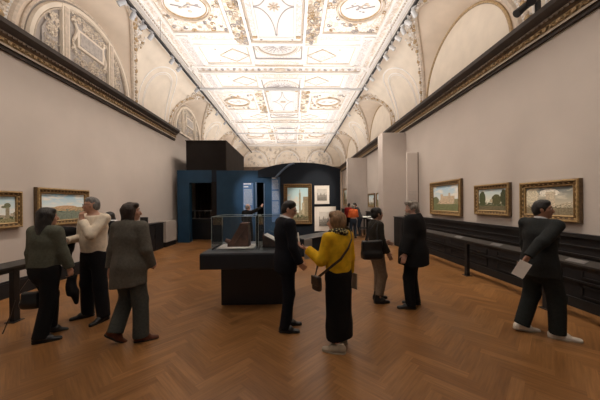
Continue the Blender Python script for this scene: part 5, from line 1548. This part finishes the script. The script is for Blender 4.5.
# ---------------- 10 to 12 far group
g = ground(353.5, 238)
p = Person((g.x, g.y), 100, 1.62, True, 'skin_pale', .012, .98, hl=(-.15, .25, 1.05), hr=(.15, .25, 1.05)); p.top('jacket', 'orange_jacket', 1.0, .028, .95, 0, .05); p.trousers('denim', infl=.02); p.shoes('black_leather'); p.hair('hair_silver', 'short', vol=.006)
p.tagit('grey haired person in a bright orange jacket in the far group')
g = ground(360, 235.5)
p = Person((g.x, g.y), 170, 1.74, False, 'skin', .012, 1.0, lean=(0, .18), hl=(-.15, .42, 1.0), hr=(.15, .42, 1.0), head_pitch=-25); p.top('jacket', 'grey_cloth', .85, .025, .94, .01, .03); p.trousers('denim', infl=.02); p.shoes('black_leather'); p.hair('hair_dark', 'short')
p.tagit('tall dark haired person leaning forward at the right of the far group')
g = ground(349, 234)
p = Person((g.x, g.y), 60, 1.70, True, 'skin', .012, 1.0, hl=(-.15, .25, 1.05), hr=(.2, .25, 1.0)); p.top('jacket', 'red_cloth', .9, .025, .94, .01, .03); p.trousers('black_trousers', infl=.02); p.shoes('black_leather'); p.hair('hair_dark', 'short')
p.tagit('dark haired person in a dark red top at the left of the far group')
# ---------------- 13 half hidden person behind
g = aty(116, 214, 6.6)
p = Person((g.x-.02, 6.6), 200, 1.56, True, 'skin_pale', .011, 1.0, lean=(0, .06), head_pitch=-18, head_yaw=10)
p.top('jacket', 'black_cloth', .72, .03, .94, .01, .02); p.trousers('black_trousers', infl=.02); p.shoes('black_leather'); p.hair('hair_dark', 'bob')
S = Shape()
for i in range(8):
    a = 2*PI*i/8; a2 = a+PI/4; S.cone(p.neck+v3(.08*math.cos(a), .08*math.sin(a), .02), p.neck+v3(.08*math.cos(a2), .08*math.sin(a2), .02), .030, .030, .02)
sdf_mesh('scarf', S, .01, 'shirt_white', p.obj, .004, 40)
p.tagit('person in black with a white scarf half hidden behind the long grey cardigan')
# ================================================================== light
def area(name, loc, target, sx, sy, power, col=(1, .86, .70), spread=PI):
    l = bpy.data.lights.new(name, 'AREA'); l.shape = 'RECTANGLE'; l.size = sx; l.size_y = sy; l.energy = power; l.color = col; l.spread = spread
    o = bpy.data.objects.new(name, l); C.objects.link(o); o.location = loc
    d = Vector(target)-Vector(loc); o.rotation_euler = d.to_track_quat('-Z', 'Y').to_euler(); return o
def spot(name, loc, target, power, angle, blend=.6, col=(1, .87, .72), rad=.08):
    l = bpy.data.lights.new(name, 'SPOT'); l.energy = power; l.color = col; l.spot_size = math.radians(angle); l.spot_blend = blend; l.shadow_soft_size = rad
    o = bpy.data.objects.new(name, l); C.objects.link(o); o.location = loc
    d = Vector(target)-Vector(loc); o.rotation_euler = d.to_track_quat('-Z', 'Y').to_euler(); return o
# added unseen uplights, hung free below track height, wash the flat ceiling
for s_ in (-1, 1):
    for k in range(4):
        y = 2.0+k*6.2
        area('added_uplight', (XM+s_*1.9, y, ZT-1.6), (XM+s_*1.9, y, ZTOP), 1.3, 6.2, 132, (1, .955, .915)).rotation_euler = (PI, 0, 0)
# wall washers
for X, sg in ((XTL+.1, 1), (XTR-.1, -1)):
    for y, p in ((3.6, 34), (9.2, 40), (14.8, 40), (20.4, 34)):
        o = area('track_wall_washer', (X, y, ZT-.35), (X, y, 0), .25, 5.6, p, (1, .88, .76), math.radians(72))
        o.rotation_euler = (0, sg*.42, 0)
for y in (4.7, 6.4, 8.0):
    spot('track_lamp', (XTR-.1, y-.3, ZT-.3), (XR, y, 1.55), 150, 24, 1.0)
    spot('track_lamp', (XTL+.1, y-.3, ZT-.3), (XL, y, 1.55), 120, 24, 1.0)
# downlights over the floor, and one for the partition and its pictures
for y, p in ((3.2, 60), (6.0, 170), (9.0, 260), (13.0, 260), (17.0, 200)):
    spot('track_lamp', (XTL+.1, y, ZT-.3), (-1.0, y+(.2 if y == 9 else 1.0), 0), p*(.8 if y == 9 else 1), 70 if y != 9 else 56, 1.0)
    spot('track_lamp', (XTR-.1, y, ZT-.3), (1.4, y+1.0, 0), p, 70, 1.0)
spot('track_lamp', (XTR-.2, 8.0, ZT-.3), (.9, YP, 1.9), 1100, 22)
spot('track_lamp', (XTL+.2, 7.5, ZT-.3), (-1.6, YP, 1.8), 1150, 21, col=(.85, .92, 1))
spot('track_lamp', (XTL+.2, 3.6, ZT-.3), (-1.0, 4.8, 1.0), 300, 18)
spot('track_lamp', (XTR-.6, 5.5, ZT-.3), (4.0, 10.7, 2.2), 170, 30)
w = bpy.data.worlds.new('world'); scene.world = w; w.use_nodes = True
w.node_tree.nodes['Background'].inputs[0].default_value = (1, .9, .8, 1); w.node_tree.nodes['Background'].inputs[1].default_value = 0.10
scene.view_settings.view_transform = 'Standard'; scene.view_settings.look = 'None'
scene.view_settings.exposure = 0.0; scene.view_settings.gamma = 1.0; scene.view_settings.use_curve_mapping = False
